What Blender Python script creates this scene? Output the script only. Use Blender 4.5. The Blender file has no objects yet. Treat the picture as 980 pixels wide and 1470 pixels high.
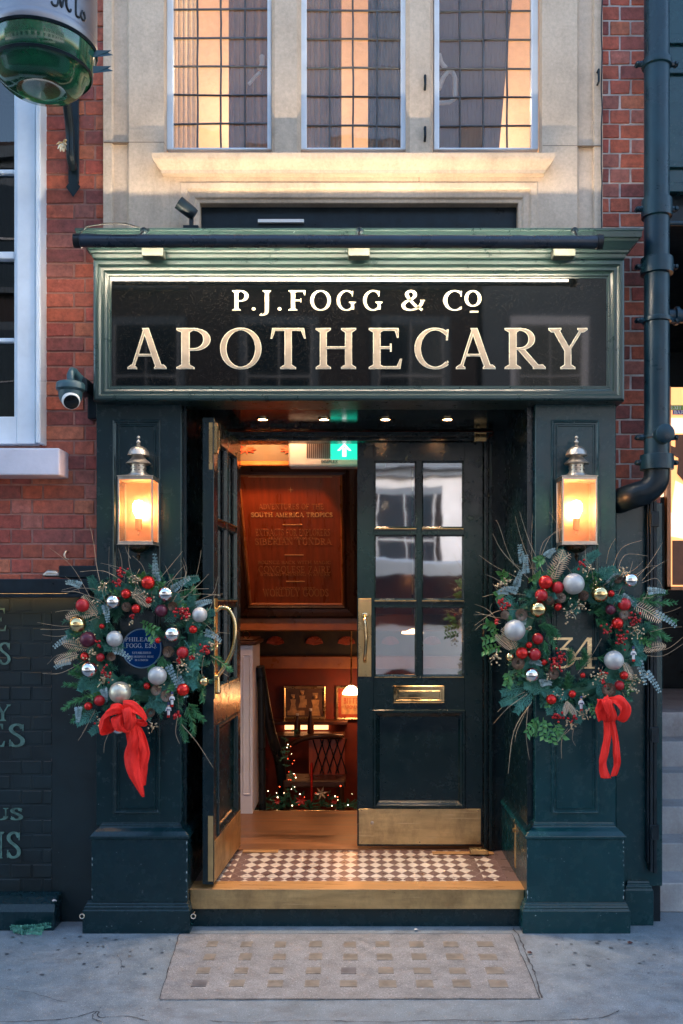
import bpy, bmesh, math, random
from mathutils import Vector, Matrix
random.seed(7)
R = math.radians
C = bpy.context.scene.collection
scene = bpy.context.scene

# ------------------------------------------------------------------ camera, sky, sun, exposure
F, XC, H, D, EYE = 1325.7, 512.0, 862.0, 4.91, 1.75      # photo pixels: focal length, vanishing point; metres: distance, eye height
cam = bpy.data.objects.new('camera', bpy.data.cameras.new('camera'))
C.objects.link(cam)
cam.location = (0, -D, EYE)
cam.rotation_euler = (R(90), 0, 0)
cam.data.sensor_fit = 'VERTICAL'
cam.data.sensor_height = 36.0
cam.data.lens = F / 1470 * 36.0
cam.data.shift_x = (490 - XC) / 1470
cam.data.shift_y = (H - 735) / 1470
cam.data.clip_start = 0.05
cam.data.clip_end = 500
scene.camera = cam

SUN_EL, SUN_ROT = 26, 18
world = bpy.data.worlds.new('World')
scene.world = world
world.use_nodes = True
wn = world.node_tree
for n in list(wn.nodes): wn.nodes.remove(n)
sky = wn.nodes.new('ShaderNodeTexSky')
sky.sky_type = 'NISHITA'
sky.sun_disc = False
sky.sun_elevation = R(SUN_EL)
sky.sun_rotation = R(SUN_ROT)
sky.air_density = 1.2
sky.dust_density = 1.0
sky.ozone_density = 2.0
bgn = wn.nodes.new('ShaderNodeBackground')
bgn.inputs['Strength'].default_value = 0.15
wo = wn.nodes.new('ShaderNodeOutputWorld')
wn.links.new(sky.outputs[0], bgn.inputs[0])
wn.links.new(bgn.outputs[0], wo.inputs[0])
sl = bpy.data.lights.new('sun', 'SUN')
sl.energy = 1.2
sl.angle = R(20)
sl.color = (1.0, 0.95, 0.9)
sun = bpy.data.objects.new('sun', sl)
C.objects.link(sun)
_sd = Vector((math.sin(R(SUN_ROT)) * math.cos(R(SUN_EL)), math.cos(R(SUN_ROT)) * math.cos(R(SUN_EL)), math.sin(R(SUN_EL))))
sun.rotation_euler = _sd.to_track_quat('Z', 'Y').to_euler()
sun.location = _sd * 30
scene.view_settings.view_transform = 'Standard'
scene.view_settings.look = 'None'
scene.view_settings.exposure = 2.45
scene.view_settings.gamma = 1.0
try:
    scene.cycles.max_bounces = 8
    scene.cycles.transparent_max_bounces = 12
    scene.cycles.sample_clamp_indirect = 4.0
    scene.cycles.caustics_reflective = False
    scene.cycles.caustics_refractive = False
    scene.cycles.use_denoising = True
except Exception:
    pass

# ------------------------------------------------------------------ measuring: photo pixel on the plane at depth Y -> metres
def sc(Y): return F / (D + Y)
def PX(px, Y): return (px - XC) / sc(Y)
def PZ(py, Y): return EYE + (H - py) / sc(Y)

# ------------------------------------------------------------------ mesh helper
class MB:
    def __init__(s): s.v = []; s.f = []; s.c = []
    def add(s, vs, fs, col=None):
        b = len(s.v); s.v.extend([tuple(v) for v in vs])
        for f in fs:
            s.f.append(tuple(i + b for i in f)); s.c.append(col)
        return s
    def box(s, x0, x1, y0, y1, z0, z1, col=None):
        return s.add([(x0,y0,z0),(x1,y0,z0),(x1,y1,z0),(x0,y1,z0),(x0,y0,z1),(x1,y0,z1),(x1,y1,z1),(x0,y1,z1)],
              [(0,3,2,1),(4,5,6,7),(0,1,5,4),(1,2,6,5),(2,3,7,6),(3,0,4,7)], col)
    def obox(s, c, sz, rot, col=None):
        hx, hy, hz = sz[0]/2, sz[1]/2, sz[2]/2
        c = Vector(c)
        vs = [c + rot @ Vector(p) for p in [(-hx,-hy,-hz),(hx,-hy,-hz),(hx,hy,-hz),(-hx,hy,-hz),(-hx,-hy,hz),(hx,-hy,hz),(hx,hy,hz),(-hx,hy,hz)]]
        return s.add(vs, [(0,3,2,1),(4,5,6,7),(0,1,5,4),(1,2,6,5),(2,3,7,6),(3,0,4,7)], col)
    def tube(s, pts, r, n=8, cap=True, col=None, flat=1.0):
        pts = [Vector(p) for p in pts]
        m = len(pts)
        rs = r if isinstance(r, (list, tuple)) else [r]*m
        vs = []; up = None
        for i, p in enumerate(pts):
            d = (pts[min(i+1, m-1)] - pts[max(i-1, 0)])
            if d.length < 1e-9: d = Vector((0,0,1))
            d.normalize()
            if up is None:
                up = Vector((0,0,1)) if abs(d.z) < .9 else Vector((1,0,0))
            a = d.cross(up)
            if a.length < 1e-6: a = d.cross(Vector((0,1,0)))
            a.normalize(); b = a.cross(d).normalized(); up = b
            for k in range(n):
                t = 2*math.pi*k/n
                vs.append(p + a*math.cos(t)*rs[i] + b*math.sin(t)*rs[i]*flat)
        fs = []
        for i in range(m-1):
            for k in range(n):
                k2 = (k+1) % n
                fs.append((i*n+k, i*n+k2, (i+1)*n+k2, (i+1)*n+k))
        if cap and n > 2:
            fs.append(tuple(range(n-1,-1,-1))); fs.append(tuple((m-1)*n+k for k in range(n)))
        return s.add(vs, fs, col)
    def lathe(s, prof, c=(0,0,0), n=24, rot=None, col=None, squash=1.0, caps=True):
        c = Vector(c); vs = []; fs = []
        for (r, z) in prof:
            for k in range(n):
                t = 2*math.pi*k/n
                p = Vector((r*math.cos(t), r*math.sin(t)*squash, z))
                if rot is not None: p = rot @ p
                vs.append(c+p)
        m = len(prof)
        for i in range(m-1):
            for k in range(n):
                k2 = (k+1) % n
                fs.append((i*n+k, i*n+k2, (i+1)*n+k2, (i+1)*n+k))
        if caps and prof[0][0] > 1e-5: fs.append(tuple(range(n-1,-1,-1)))
        if caps and prof[-1][0] > 1e-5: fs.append(tuple((m-1)*n+k for k in range(n)))
        return s.add(vs, fs, col)
    def sphere(s, c, r, nu=16, nv=10, col=None, rot=None, sz=1.0):
        prof = [(max(1e-6, r*math.sin(math.pi*i/nv)), -r*sz*math.cos(math.pi*i/nv)) for i in range(nv+1)]
        return s.lathe(prof, c, nu, rot, col)
    def ring_xz(s, x0, x1, z0, z1, prof, cap=False, col=None):
        """sweep a profile [(inset, y)] round a rectangle in the XZ plane, mitred"""
        vs = []
        for (d, y) in prof:
            vs += [(x0+d,y,z0+d),(x1-d,y,z0+d),(x1-d,y,z1-d),(x0+d,y,z1-d)]
        fs = []
        for i in range(len(prof)-1):
            for k in range(4):
                k2 = (k+1) % 4
                fs.append((i*4+k, i*4+k2, (i+1)*4+k2, (i+1)*4+k))
        if cap:
            i = len(prof)-1
            fs.append((i*4, i*4+1, i*4+2, i*4+3))
        return s.add(vs, fs, col)
    def ring_xy(s, x0, x1, y0, y1, prof, caps=True, col=None):
        """sweep a profile [(outset, z)] round a rectangle in plan; the back stays put"""
        vs = []
        for (d, z) in prof:
            vs += [(x0-d,y0-d,z),(x1+d,y0-d,z),(x1+d,y1,z),(x0-d,y1,z)]
        fs = []
        m = len(prof)
        for i in range(m-1):
            for k in range(4):
                k2 = (k+1) % 4
                fs.append((i*4+k, i*4+k2, (i+1)*4+k2, (i+1)*4+k))
        if caps:
            fs.append((3,2,1,0)); fs.append(tuple((m-1)*4+k for k in range(4)))
        return s.add(vs, fs, col)
    def prism(s, poly, y0, y1, col=None):
        """polygon in XZ extruded along Y"""
        n = len(poly)
        vs = [(x, y0, z) for x, z in poly] + [(x, y1, z) for x, z in poly]
        fs = [tuple(range(n)), tuple(range(2*n-1, n-1, -1))] + [(i, i+n, (i+1) % n + n, (i+1) % n) for i in range(n)]
        return s.add(vs, fs, col)
    def xprism(s, poly, x0, x1, col=None):
        """polygon in YZ extruded along X"""
        n = len(poly)
        vs = [(x0, y, z) for y, z in poly] + [(x1, y, z) for y, z in poly]
        fs = [tuple(range(n)), tuple(range(2*n-1, n-1, -1))] + [(i, i+n, (i+1) % n + n, (i+1) % n) for i in range(n)]
        return s.add(vs, fs, col)
    def build(s, name, mat, parent=None, bevel=0, smooth=0, seg=1, recalc=True, loc=None, rot=None):
        me = bpy.data.meshes.new(name)
        me.from_pydata(s.v, [], s.f)
        if any(c is not None for c in s.c):
            at = me.color_attributes.new('Col', 'FLOAT_COLOR', 'CORNER')
            data = []
            for f, c in zip(s.f, s.c):
                c = c or (1,1,1)
                data += list((c[0], c[1], c[2], 1.0)) * len(f)
            at.data.foreach_set('color', data)
        if recalc:
            bm = bmesh.new(); bm.from_mesh(me)
            bmesh.ops.recalc_face_normals(bm, faces=bm.faces[:])
            bm.to_mesh(me); bm.free()
        if smooth:
            me.polygons.foreach_set('use_smooth', [True]*len(me.polygons))
            me.set_sharp_from_angle(angle=R(smooth))
        me.materials.append(mat)
        me.update()
        o = bpy.data.objects.new(name, me)
        C.objects.link(o)
        if parent is not None: o.parent = parent
        if loc is not None: o.location = loc
        if rot is not None: o.rotation_euler = rot
        if bevel:
            b = o.modifiers.new('edge', 'BEVEL'); b.width = bevel; b.segments = seg; b.limit_method = 'ANGLE'; b.angle_limit = R(40)
            b.harden_normals = False
        return o

def tag(o, label=None, cat=None, group=None, kind=None):
    if label: o['label'] = label
    if cat: o['category'] = cat
    if group: o['group'] = group
    if kind: o['kind'] = kind
    return o
def thing(name, label, cat, loc=(0,0,0), rotz=0, group=None):
    o = bpy.data.objects.new(name, None); C.objects.link(o)
    o.empty_display_size = .1
    o.location = loc; o.rotation_euler = (0,0,rotz)
    return tag(o, label, cat, group)

# ------------------------------------------------------------------ materials
def newmat(name):
    m = bpy.data.materials.new(name); m.use_nodes = True
    nt = m.node_tree
    b = nt.nodes.get('Principled BSDF')
    return m, nt, b
def noise(nt, scale, detail=4, rough=.6, stretch=None, coord='Object'):
    tc = nt.nodes.new('ShaderNodeTexCoord')
    mp = nt.nodes.new('ShaderNodeMapping')
    if stretch: mp.inputs['Scale'].default_value = stretch
    nz = nt.nodes.new('ShaderNodeTexNoise')
    nz.inputs['Scale'].default_value = scale
    nz.inputs['Detail'].default_value = detail
    nz.inputs['Roughness'].default_value = rough
    nt.links.new(tc.outputs[coord], mp.inputs[0]); nt.links.new(mp.outputs[0], nz.inputs[0])
    return nz
def ramp(nt, src, stops):
    r = nt.nodes.new('ShaderNodeValToRGB')
    e = r.color_ramp.elements
    while len(e) < len(stops): e.new(.5)
    for i, (p, c) in enumerate(stops):
        e[i].position = p
        if not isinstance(c, (tuple, list)): c = (c, c, c)
        e[i].color = (c[0], c[1], c[2], 1)
    nt.links.new(src, r.inputs[0])
    return r
def mix(nt, fac, a, b, mode='MIX'):
    m = nt.nodes.new('ShaderNodeMix'); m.data_type = 'RGBA'; m.blend_type = mode
    for idx, v in ((0, fac), (6, a), (7, b)):
        if hasattr(v, 'is_linked') or hasattr(v, 'links'): nt.links.new(v, m.inputs[idx])
        elif isinstance(v, (int, float)):
            m.inputs[idx].default_value = v if idx == 0 else (v, v, v, 1)
        else: m.inputs[idx].default_value = (v[0], v[1], v[2], 1)
    return m.outputs[2]
def bump(nt, b, h, strength=.3, dist=.01, chain=None):
    n = nt.nodes.new('ShaderNodeBump'); n.inputs['Strength'].default_value = strength; n.inputs['Distance'].default_value = dist
    nt.links.new(h, n.inputs['Height'])
    if chain: nt.links.new(chain.outputs[0], n.inputs['Normal'])
    nt.links.new(n.outputs[0], b.inputs['Normal'])
    return n
def simple(name, col, rough=.5, metal=0, var=.25, scale=9, bmp=.1, bscale=60, bdist=.002, spec=None, coat=0, stretch=None, rvar=.12):
    m, nt, b = newmat(name)
    nz = noise(nt, scale, 5, .6, stretch)
    dark = tuple(c*(1-var) for c in col); lite = tuple(min(1, c*(1+var)) for c in col)
    r = ramp(nt, nz.outputs[0], [(.3, dark), (.7, lite)])
    nt.links.new(r.outputs[0], b.inputs['Base Color'])
    r2 = ramp(nt, nz.outputs[0], [(.3, max(.02, rough-rvar)), (.7, min(1, rough+rvar))])
    nt.links.new(r2.outputs[0], b.inputs['Roughness'])
    b.inputs['Metallic'].default_value = metal
    if spec is not None: b.inputs['Specular IOR Level'].default_value = spec
    if coat: b.inputs['Coat Weight'].default_value = coat; b.inputs['Coat Roughness'].default_value = .1
    if bmp:
        n2 = noise(nt, bscale, 3, .5, stretch)
        bump(nt, b, n2.outputs[0], bmp, bdist)
    return m
def emit(name, col, strength):
    m, nt, b = newmat(name)
    b.inputs['Base Color'].default_value = (*col, 1)
    b.inputs['Emission Color'].default_value = (*col, 1)
    b.inputs['Emission Strength'].default_value = strength
    return m
def paint(name, col, rough=.28, chips=.64, chipcol=(.35,.38,.38), grime=.16):
    """old gloss paint: brush unevenness, dust, small pale chips"""
    m, nt, b = newmat(name)
    n1 = noise(nt, 3.5, 6, .65)
    base = ramp(nt, n1.outputs[0], [(.3, tuple(c*(1-grime) for c in col)), (.7, tuple(c*(1+grime) for c in col))]).outputs[0]
    n2 = noise(nt, 38, 6, .7)
    n3 = noise(nt, 2.3, 2, .5)
    mm = nt.nodes.new('ShaderNodeMath'); mm.operation = 'MULTIPLY_ADD'
    nt.links.new(n3.outputs[0], mm.inputs[0]); mm.inputs[1].default_value = .22; nt.links.new(n2.outputs[0], mm.inputs[2])
    cm = ramp(nt, mm.outputs[0], [(chips+.17, 0), (chips+.2, 1)])
    nt.links.new(mix(nt, cm.outputs[0], base, chipcol), b.inputs['Base Color'])
    b.inputs['Specular IOR Level'].default_value = .42
    nr = noise(nt, 14, 5, .7)
    rr = ramp(nt, nr.outputs[0], [(.3, rough-.06), (.75, rough+.12)])
    nt.links.new(rr.outputs[0], b.inputs['Roughness'])
    nb = noise(nt, 30, 4, .6, (1,1,.35))
    b1 = bump(nt, b, nb.outputs[0], .07, .0015)
    bump(nt, b, cm.outputs[0], .4, -.0015 if False else .001, b1)
    return m
M = {}
M['green'] = paint('dark green gloss paint', (.0028,.019,.023), .22)
M['green_fascia_lit'] = paint('strip-lit fascia green gloss paint', (.013,.032,.030), .30, chips=.68)  # lightened copy of the green paint, standing in for strip-light glow
M['green_fascia_lit'].node_tree.nodes['Principled BSDF'].inputs['Specular IOR Level'].default_value = .6
M['green_worn'] = paint('worn green gloss paint', (.0028,.020,.026), .24, chips=.645)
M['teal'] = paint('teal gloss paint lit side', (.0032,.036,.043), .23)  # shopfront green, lightened because the right side gets more light; also neighbour's teal
M['door'] = paint('deep green door paint', (.0025,.013,.017), .22, chips=.70)
M['soffit'] = paint('glossy soffit paint', (.0025,.010,.012), .11, chips=.72)
M['bar_blue'] = simple('dark blue bar paint', (.012,.022,.036), .3, 0, .3, 7, .1, 25, .002)
M['cream'] = simple('cream driver box', (.045,.05,.04), .5)
M['black_iron'] = simple('black iron paint', (.006,.014,.020), .38, 0, .4, 12, .3, 40, .003, spec=.25)
M['pipe'] = simple('blue black pipe paint', (.005,.026,.040), .33, 0, .35, 7, .3, 25, .004, spec=.35)
M['brass'] = simple('aged brass', (.55,.37,.17), .3, 1, .22, 6, .15, 45, .002)
M['brass_dull'] = simple('brushed dull brass', (.58,.42,.21), .38, 1, .2, 4, .25, 30, .003, stretch=(1,1,6))
def tarnish(m):
    nt = m.node_tree; b = nt.nodes['Principled BSDF']
    src = b.inputs['Base Color'].links[0].from_socket
    n1 = noise(nt, 3.2, 8, .75, (1,1,.6)); r1 = ramp(nt, n1.outputs[0], [(.45, 0), (.72, .75)])
    c = mix(nt, r1.outputs[0], src, (.16,.10,.05))
    n2 = noise(nt, 30, 3, .5, (.12,1,3)); r2 = ramp(nt, n2.outputs[0], [(.66, 0), (.70, .6)])
    c = mix(nt, r2.outputs[0], c, (.75,.60,.36))
    nt.links.new(c, b.inputs['Base Color'])
    rs = b.inputs['Roughness'].links[0].from_socket
    nt.links.new(mix(nt, r1.outputs[0], rs, (.62,.62,.62)), b.inputs['Roughness'])
tarnish(M['brass_dull'])
M['brass_pol'] = simple('polished brass', (.72,.52,.28), .16, 1, .12, 8, .05, 50, .001)
M['nickel'] = simple('antique nickel', (.50,.42,.34), .42, 1, .25, 12, .2, 60, .002)
M['copper'] = simple('copper back plate', (.60,.34,.22), .45, 1, .15, 12, .2, 60, .002)
M['white_paint'] = simple('white window paint', (.68,.74,.80), .45, 0, .1, 5, .3, 20, .003)
M['white_sill'] = simple('lavender white masonry paint', (.62,.60,.66), .6, 0, .12, 4, .4, 25, .004)
M['white_plastic'] = simple('white plastic', (.75,.72,.68), .35, 0, .05, 4, 0)
M['gold'] = simple('gilding', (.82,.62,.36), .3, .85, .12, 14, .2, 70, .001)
M['gold_lit'] = simple('gilded letter face', (.80,.66,.48), .42, .35, .16, 10, .3, 50, .002)
M['gold_rim'] = simple('gilded letter rim', (.95,.82,.58), .3, .4, .08, 10, .2, 60, .001)
M['lead'] = simple('lead came', (.09,.10,.11), .5, .4, .3, 12, .4, 40, .003)
M['black_plastic'] = simple('black plastic', (.010,.012,.014), .35, 0, .2, 9, 0, spec=.3)
M['camera_teal'] = simple('painted camera housing', (.02,.06,.075), .4, 0, .2, 8, .1)
M['wood_floor'] = simple('worn oak floor', (.20,.085,.035), .42, 0, .75, 2.6, .2, 30, .003, stretch=(.5,5,1))
M['wood_strip'] = simple('varnished oak strip', (.46,.24,.09), .35, 0, .2, 9, .2, 30, .003, stretch=(.4,4,1))
M['dark_wood'] = simple('dark stained wood', (.05,.016,.007), .35, 0, .4, 6, .2, 30, .003, stretch=(1,1,.3))
M['red_wood'] = simple('red mahogany panel', (.40,.065,.016), .33, 0, .35, 7, .12, 30, .002, stretch=(3,1,.35))
M['red_wood_light'] = simple('orange mahogany trim', (.42,.13,.035), .35, 0, .2, 7, .1, 30, .002)
M['maroon'] = simple('maroon wallpaper', (.15,.020,.010), .7, 0, .4, 5, .1, 40, .002)
M['frieze'] = simple('painted frieze', (.045,.03,.018), .6, 0, .5, 12, .1, 40, .002)
M['frieze_red'] = simple('frieze ornament red', (.35,.05,.02), .6, 0, .3, 30, .1, 60, .002)
M['bulb_warm'] = emit('warm bulb', (1.0,.52,.23), 22)
M['led'] = emit('led strip', (1.0,.82,.60), 62)
M['spot'] = emit('downlight lens', (1.0,.78,.55), 7)
M['fairy_w'] = emit('fairy light white', (1.0,.7,.4), 4)
M['fairy_r'] = emit('fairy light red', (1.0,.06,.02), 3)
M['shade'] = emit('lit glass shade', (1.0,.62,.3), 2.6)

def glass(name, tint=(1,1,1), refl=1.0, rough=.0, wob=0.0, wscale=3, haze=0.0, hazecol=(.6,.5,.4)):
    m, nt, b = newmat(name)
    nt.nodes.remove(b)
    out = nt.nodes['Material Output']
    tr = nt.nodes.new('ShaderNodeBsdfTransparent'); tr.inputs[0].default_value = (*tint, 1)
    gl = nt.nodes.new('ShaderNodeBsdfGlossy'); gl.inputs['Roughness'].default_value = rough
    fr = nt.nodes.new('ShaderNodeFresnel'); fr.inputs['IOR'].default_value = 1.5
    ml = nt.nodes.new('ShaderNodeMath'); ml.operation = 'MULTIPLY'; ml.use_clamp = True
    ml.inputs[1].default_value = refl
    nt.links.new(fr.outputs[0], ml.inputs[0])
    ms = nt.nodes.new('ShaderNodeMixShader')
    nt.links.new(ml.outputs[0], ms.inputs[0]); nt.links.new(tr.outputs[0], ms.inputs[1]); nt.links.new(gl.outputs[0], ms.inputs[2])
    if wob:
        nz = noise(nt, wscale, 2, .4)
        bn = nt.nodes.new('ShaderNodeBump'); bn.inputs['Strength'].default_value = wob; bn.inputs['Distance'].default_value = .02
        nt.links.new(nz.outputs[0], bn.inputs['Height'])
        nt.links.new(bn.outputs[0], gl.inputs['Normal'])
    last = ms
    if haze:
        df = nt.nodes.new('ShaderNodeBsdfDiffuse'); df.inputs[0].default_value = (*hazecol, 1)
        tl = nt.nodes.new('ShaderNodeBsdfTranslucent'); tl.inputs[0].default_value = (*hazecol, 1)
        m1 = nt.nodes.new('ShaderNodeMixShader'); m1.inputs[0].default_value = .5
        nt.links.new(df.outputs[0], m1.inputs[1]); nt.links.new(tl.outputs[0], m1.inputs[2])
        m2 = nt.nodes.new('ShaderNodeMixShader')
        hz = noise(nt, 25, 5, .7)
        hr = ramp(nt, hz.outputs[0], [(.3, haze*.6), (.7, haze*1.4)])
        nt.links.new(hr.outputs[0], m2.inputs[0])
        nt.links.new(ms.outputs[0], m2.inputs[1]); nt.links.new(m1.outputs[0], m2.inputs[2])
        last = m2
    nt.links.new(last.outputs[0], out.inputs[0])
    return m
M['glass_lead'] = glass('old leaded glass', (.9,.9,.88), 1.3, .01, .06, 5, .16, (.62,.60,.58))
M['glass_door'] = glass('door pane glass', (.8,.8,.8), 12.0, .03, .035, 4)
M['glass_sash'] = glass('sash glass', (.25,.34,.38), 1.6, .0, .06, 2)
M['glass_lamp'] = glass('lantern glass', (1,.84,.68), 1.0, .03, 0, 3, .10, (.9,.6,.35))
M['glass_pic'] = glass('picture glass', (1,1,1), 1.0)

# brick with a colour of its own on every brick
def brickmat(name, rough=.8, mul=(1,1,1)):
    m, nt, b = newmat(name)
    at = nt.nodes.new('ShaderNodeAttribute'); at.attribute_name = 'Col'
    n1 = noise(nt, 26, 6, .7); n2 = noise(nt, 3, 4, .6)
    r1 = ramp(nt, n1.outputs[0], [(.28, .45), (.72, 1.4)])
    c = mix(nt, 1.0, at.outputs['Color'], r1.outputs[0], 'MULTIPLY')
    r2 = ramp(nt, n2.outputs[0], [(.35, 0), (.75, .35)])
    c = mix(nt, r2.outputs[0], c, (.10,.06,.055))
    n4 = noise(nt, 70, 3, .6)
    r4 = ramp(nt, n4.outputs[0], [(.74, 0), (.78, 1)])
    c = mix(nt, r4.outputs[0], c, (.5,.45,.42))
    nt.links.new(c, b.inputs['Base Color'])
    b.inputs['Roughness'].default_value = rough
    n3 = noise(nt, 90, 5, .7)
    b1 = bump(nt, b, n3.outputs[0], .5, .003)
    bump(nt, b, n1.outputs[0], .5, .006, b1)
    return m
M['brick'] = brickmat('red brick')
M['brick_painted'] = paint('painted brick', (.003,.013,.017), .42, chips=.66, chipcol=(.18,.25,.27), grime=.5)
M['mortar_red'] = simple('red tinted mortar', (.30,.15,.12), .9, 0, .3, 20, .6, 80, .004)
M['mortar'] = simple('lime mortar', (.52,.47,.44), .9, 0, .3, 20, .6, 80, .004)
def stonemat(name, col, warm):
    m, nt, b = newmat(name)
    n1 = noise(nt, 2.2, 6, .65); n2 = noise(nt, 5, 8, .72, (1.5,1,.8)); n3 = noise(nt, 55, 5, .7)
    c = ramp(nt, n1.outputs[0], [(.28, tuple(x*.72 for x in col)), (.5, col), (.72, warm)]).outputs[0]
    r2 = ramp(nt, n2.outputs[0], [(.48, .0), (.78, .45)])
    c = mix(nt, r2.outputs[0], c, (.22,.155,.11))
    r3 = ramp(nt, n3.outputs[0], [(.3, .85), (.7, 1.1)])
    c = mix(nt, 1.0, c, r3.outputs[0], 'MULTIPLY')
    nt.links.new(c, b.inputs['Base Color'])
    b.inputs['Roughness'].default_value = .85
    bump(nt, b, n3.outputs[0], .45, .004, bump(nt, b, n2.outputs[0], .3, .006))
    return m
M['stone'] = stonemat('bath stone', (.58,.45,.33), (.66,.52,.39))
M['stone_warm'] = stonemat('sill stone', (.48,.35,.23), (.56,.42,.29))
M['concrete'] = stonemat('concrete step', (.36,.37,.38), (.48,.48,.49))

# pavement
def pavemat(name, a, b_, speck=(.5,.5,.5)):
    m, nt, b = newmat(name)
    n1 = noise(nt, 1.6, 8, .7); n2 = noise(nt, 120, 3, .6); n3 = noise(nt, 9, 5, .7); n4 = noise(nt, 45, 2, .5)
    c = ramp(nt, n1.outputs[0], [(.3, a), (.7, b_)]).outputs[0]
    r3 = ramp(nt, n3.outputs[0], [(.3, .75), (.7, 1.2)])
    c = mix(nt, 1.0, c, r3.outputs[0], 'MULTIPLY')
    r2 = ramp(nt, n2.outputs[0], [(.60, 0), (.68, .6)])
    c = mix(nt, r2.outputs[0], c, speck)
    n5 = noise(nt, 330, 2, .6); r5 = ramp(nt, n5.outputs[0], [(.35, .62), (.65, 1.3)])
    c = mix(nt, 1.0, c, r5.outputs[0], 'MULTIPLY')
    n6 = noise(nt, 3.3, 9, .78); r6 = ramp(nt, n6.outputs[0], [(.50, 0), (.66, .55)])
    c = mix(nt, r6.outputs[0], c, (.09,.10,.11))
    r4 = ramp(nt, n4.outputs[0], [(.71, 0), (.74, .75)])
    c = mix(nt, r4.outputs[0], c, (.06,.065,.07))
    nt.links.new(c, b.inputs['Base Color'])
    rr = ramp(nt, n3.outputs[0], [(.3, .45), (.7, .8)])
    nt.links.new(rr.outputs[0], b.inputs['Roughness'])
    bump(nt, b, n2.outputs[0], .3, .003, bump(nt, b, n3.outputs[0], .3, .01))
    return m
M['pavement'] = pavemat('worn pavement', (.15,.19,.212), (.25,.285,.31))
M['slab'] = pavemat('pavement slab', (.21,.21,.21), (.285,.28,.275))
M['asphalt'] = pavemat('asphalt', (.04,.04,.043), (.06,.06,.063), (.12,.12,.12))

# ------------------------------------------------------------------ roman lettering, drawn as strokes with serifs
TK, TN = .175, .07
def catmull(p, n=6, closed=False):
    out = []
    P = [p[0]] + list(p) + [p[-1]]
    for i in range(1, len(P)-2):
        a, b, c, d = [Vector((q[0], q[1], 0)) for q in P[i-1:i+3]]
        for k in range(n):
            t = k/n
            v = .5*((2*b) + (c-a)*t + (2*a-5*b+4*c-d)*t*t + (3*b-a-3*c+d)*t**3)
            out.append((v.x, v.y))
    out.append(tuple(p[-1][:2]))
    return out
def curve(pts, thick=TK, thin=TN, taper=0):
    ws = []
    n = len(pts)
    for i in range(n):
        a = pts[max(0,i-1)]; b = pts[min(n-1,i+1)]
        dx, dy = b[0]-a[0], b[1]-a[1]; L = math.hypot(dx, dy) or 1
        ws.append(thin + (thick-thin)*abs(dy/L)**1.6)
    return ('c', pts, ws)
def arc(cx, cy, rx, ry, a0, a1, n=16):
    return [(cx+rx*math.cos(R(a0+(a1-a0)*i/n)), cy+ry*math.sin(R(a0+(a1-a0)*i/n))) for i in range(n+1)]
def foot(x, w, y=0, up=1, e=.10):
    return ('p', [(x-w/2-e,y),(x+w/2+e,y),(x+w/2+e,y+.045*up),(x+w/2,y+.11*up),(x-w/2,y+.11*up),(x-w/2-e,y+.045*up)])
def stem(x, y0=0, y1=1, w=TK, s0=True, s1=True):
    o = [('p', [(x-w/2,y0),(x+w/2,y0),(x+w/2,y1),(x-w/2,y1)])]
    if s0: o.append(foot(x, w, y0, 1))
    if s1: o.append(foot(x, w, y1, -1))
    return o
def diag(x0, y0, x1, y1, w): return [('p', [(x0-w/2,y0),(x0+w/2,y0),(x1+w/2,y1),(x1-w/2,y1)])]
def hbar(x0, x1, y, h=TN): return [('p', [(x0,y-h/2),(x1,y-h/2),(x1,y+h/2),(x0,y+h/2)])]
def tick(x, y, h): return [('p', [(x-.045,y),(x+.03,y),(x+.05,y+h),(x-.0,y+h)])]
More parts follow.
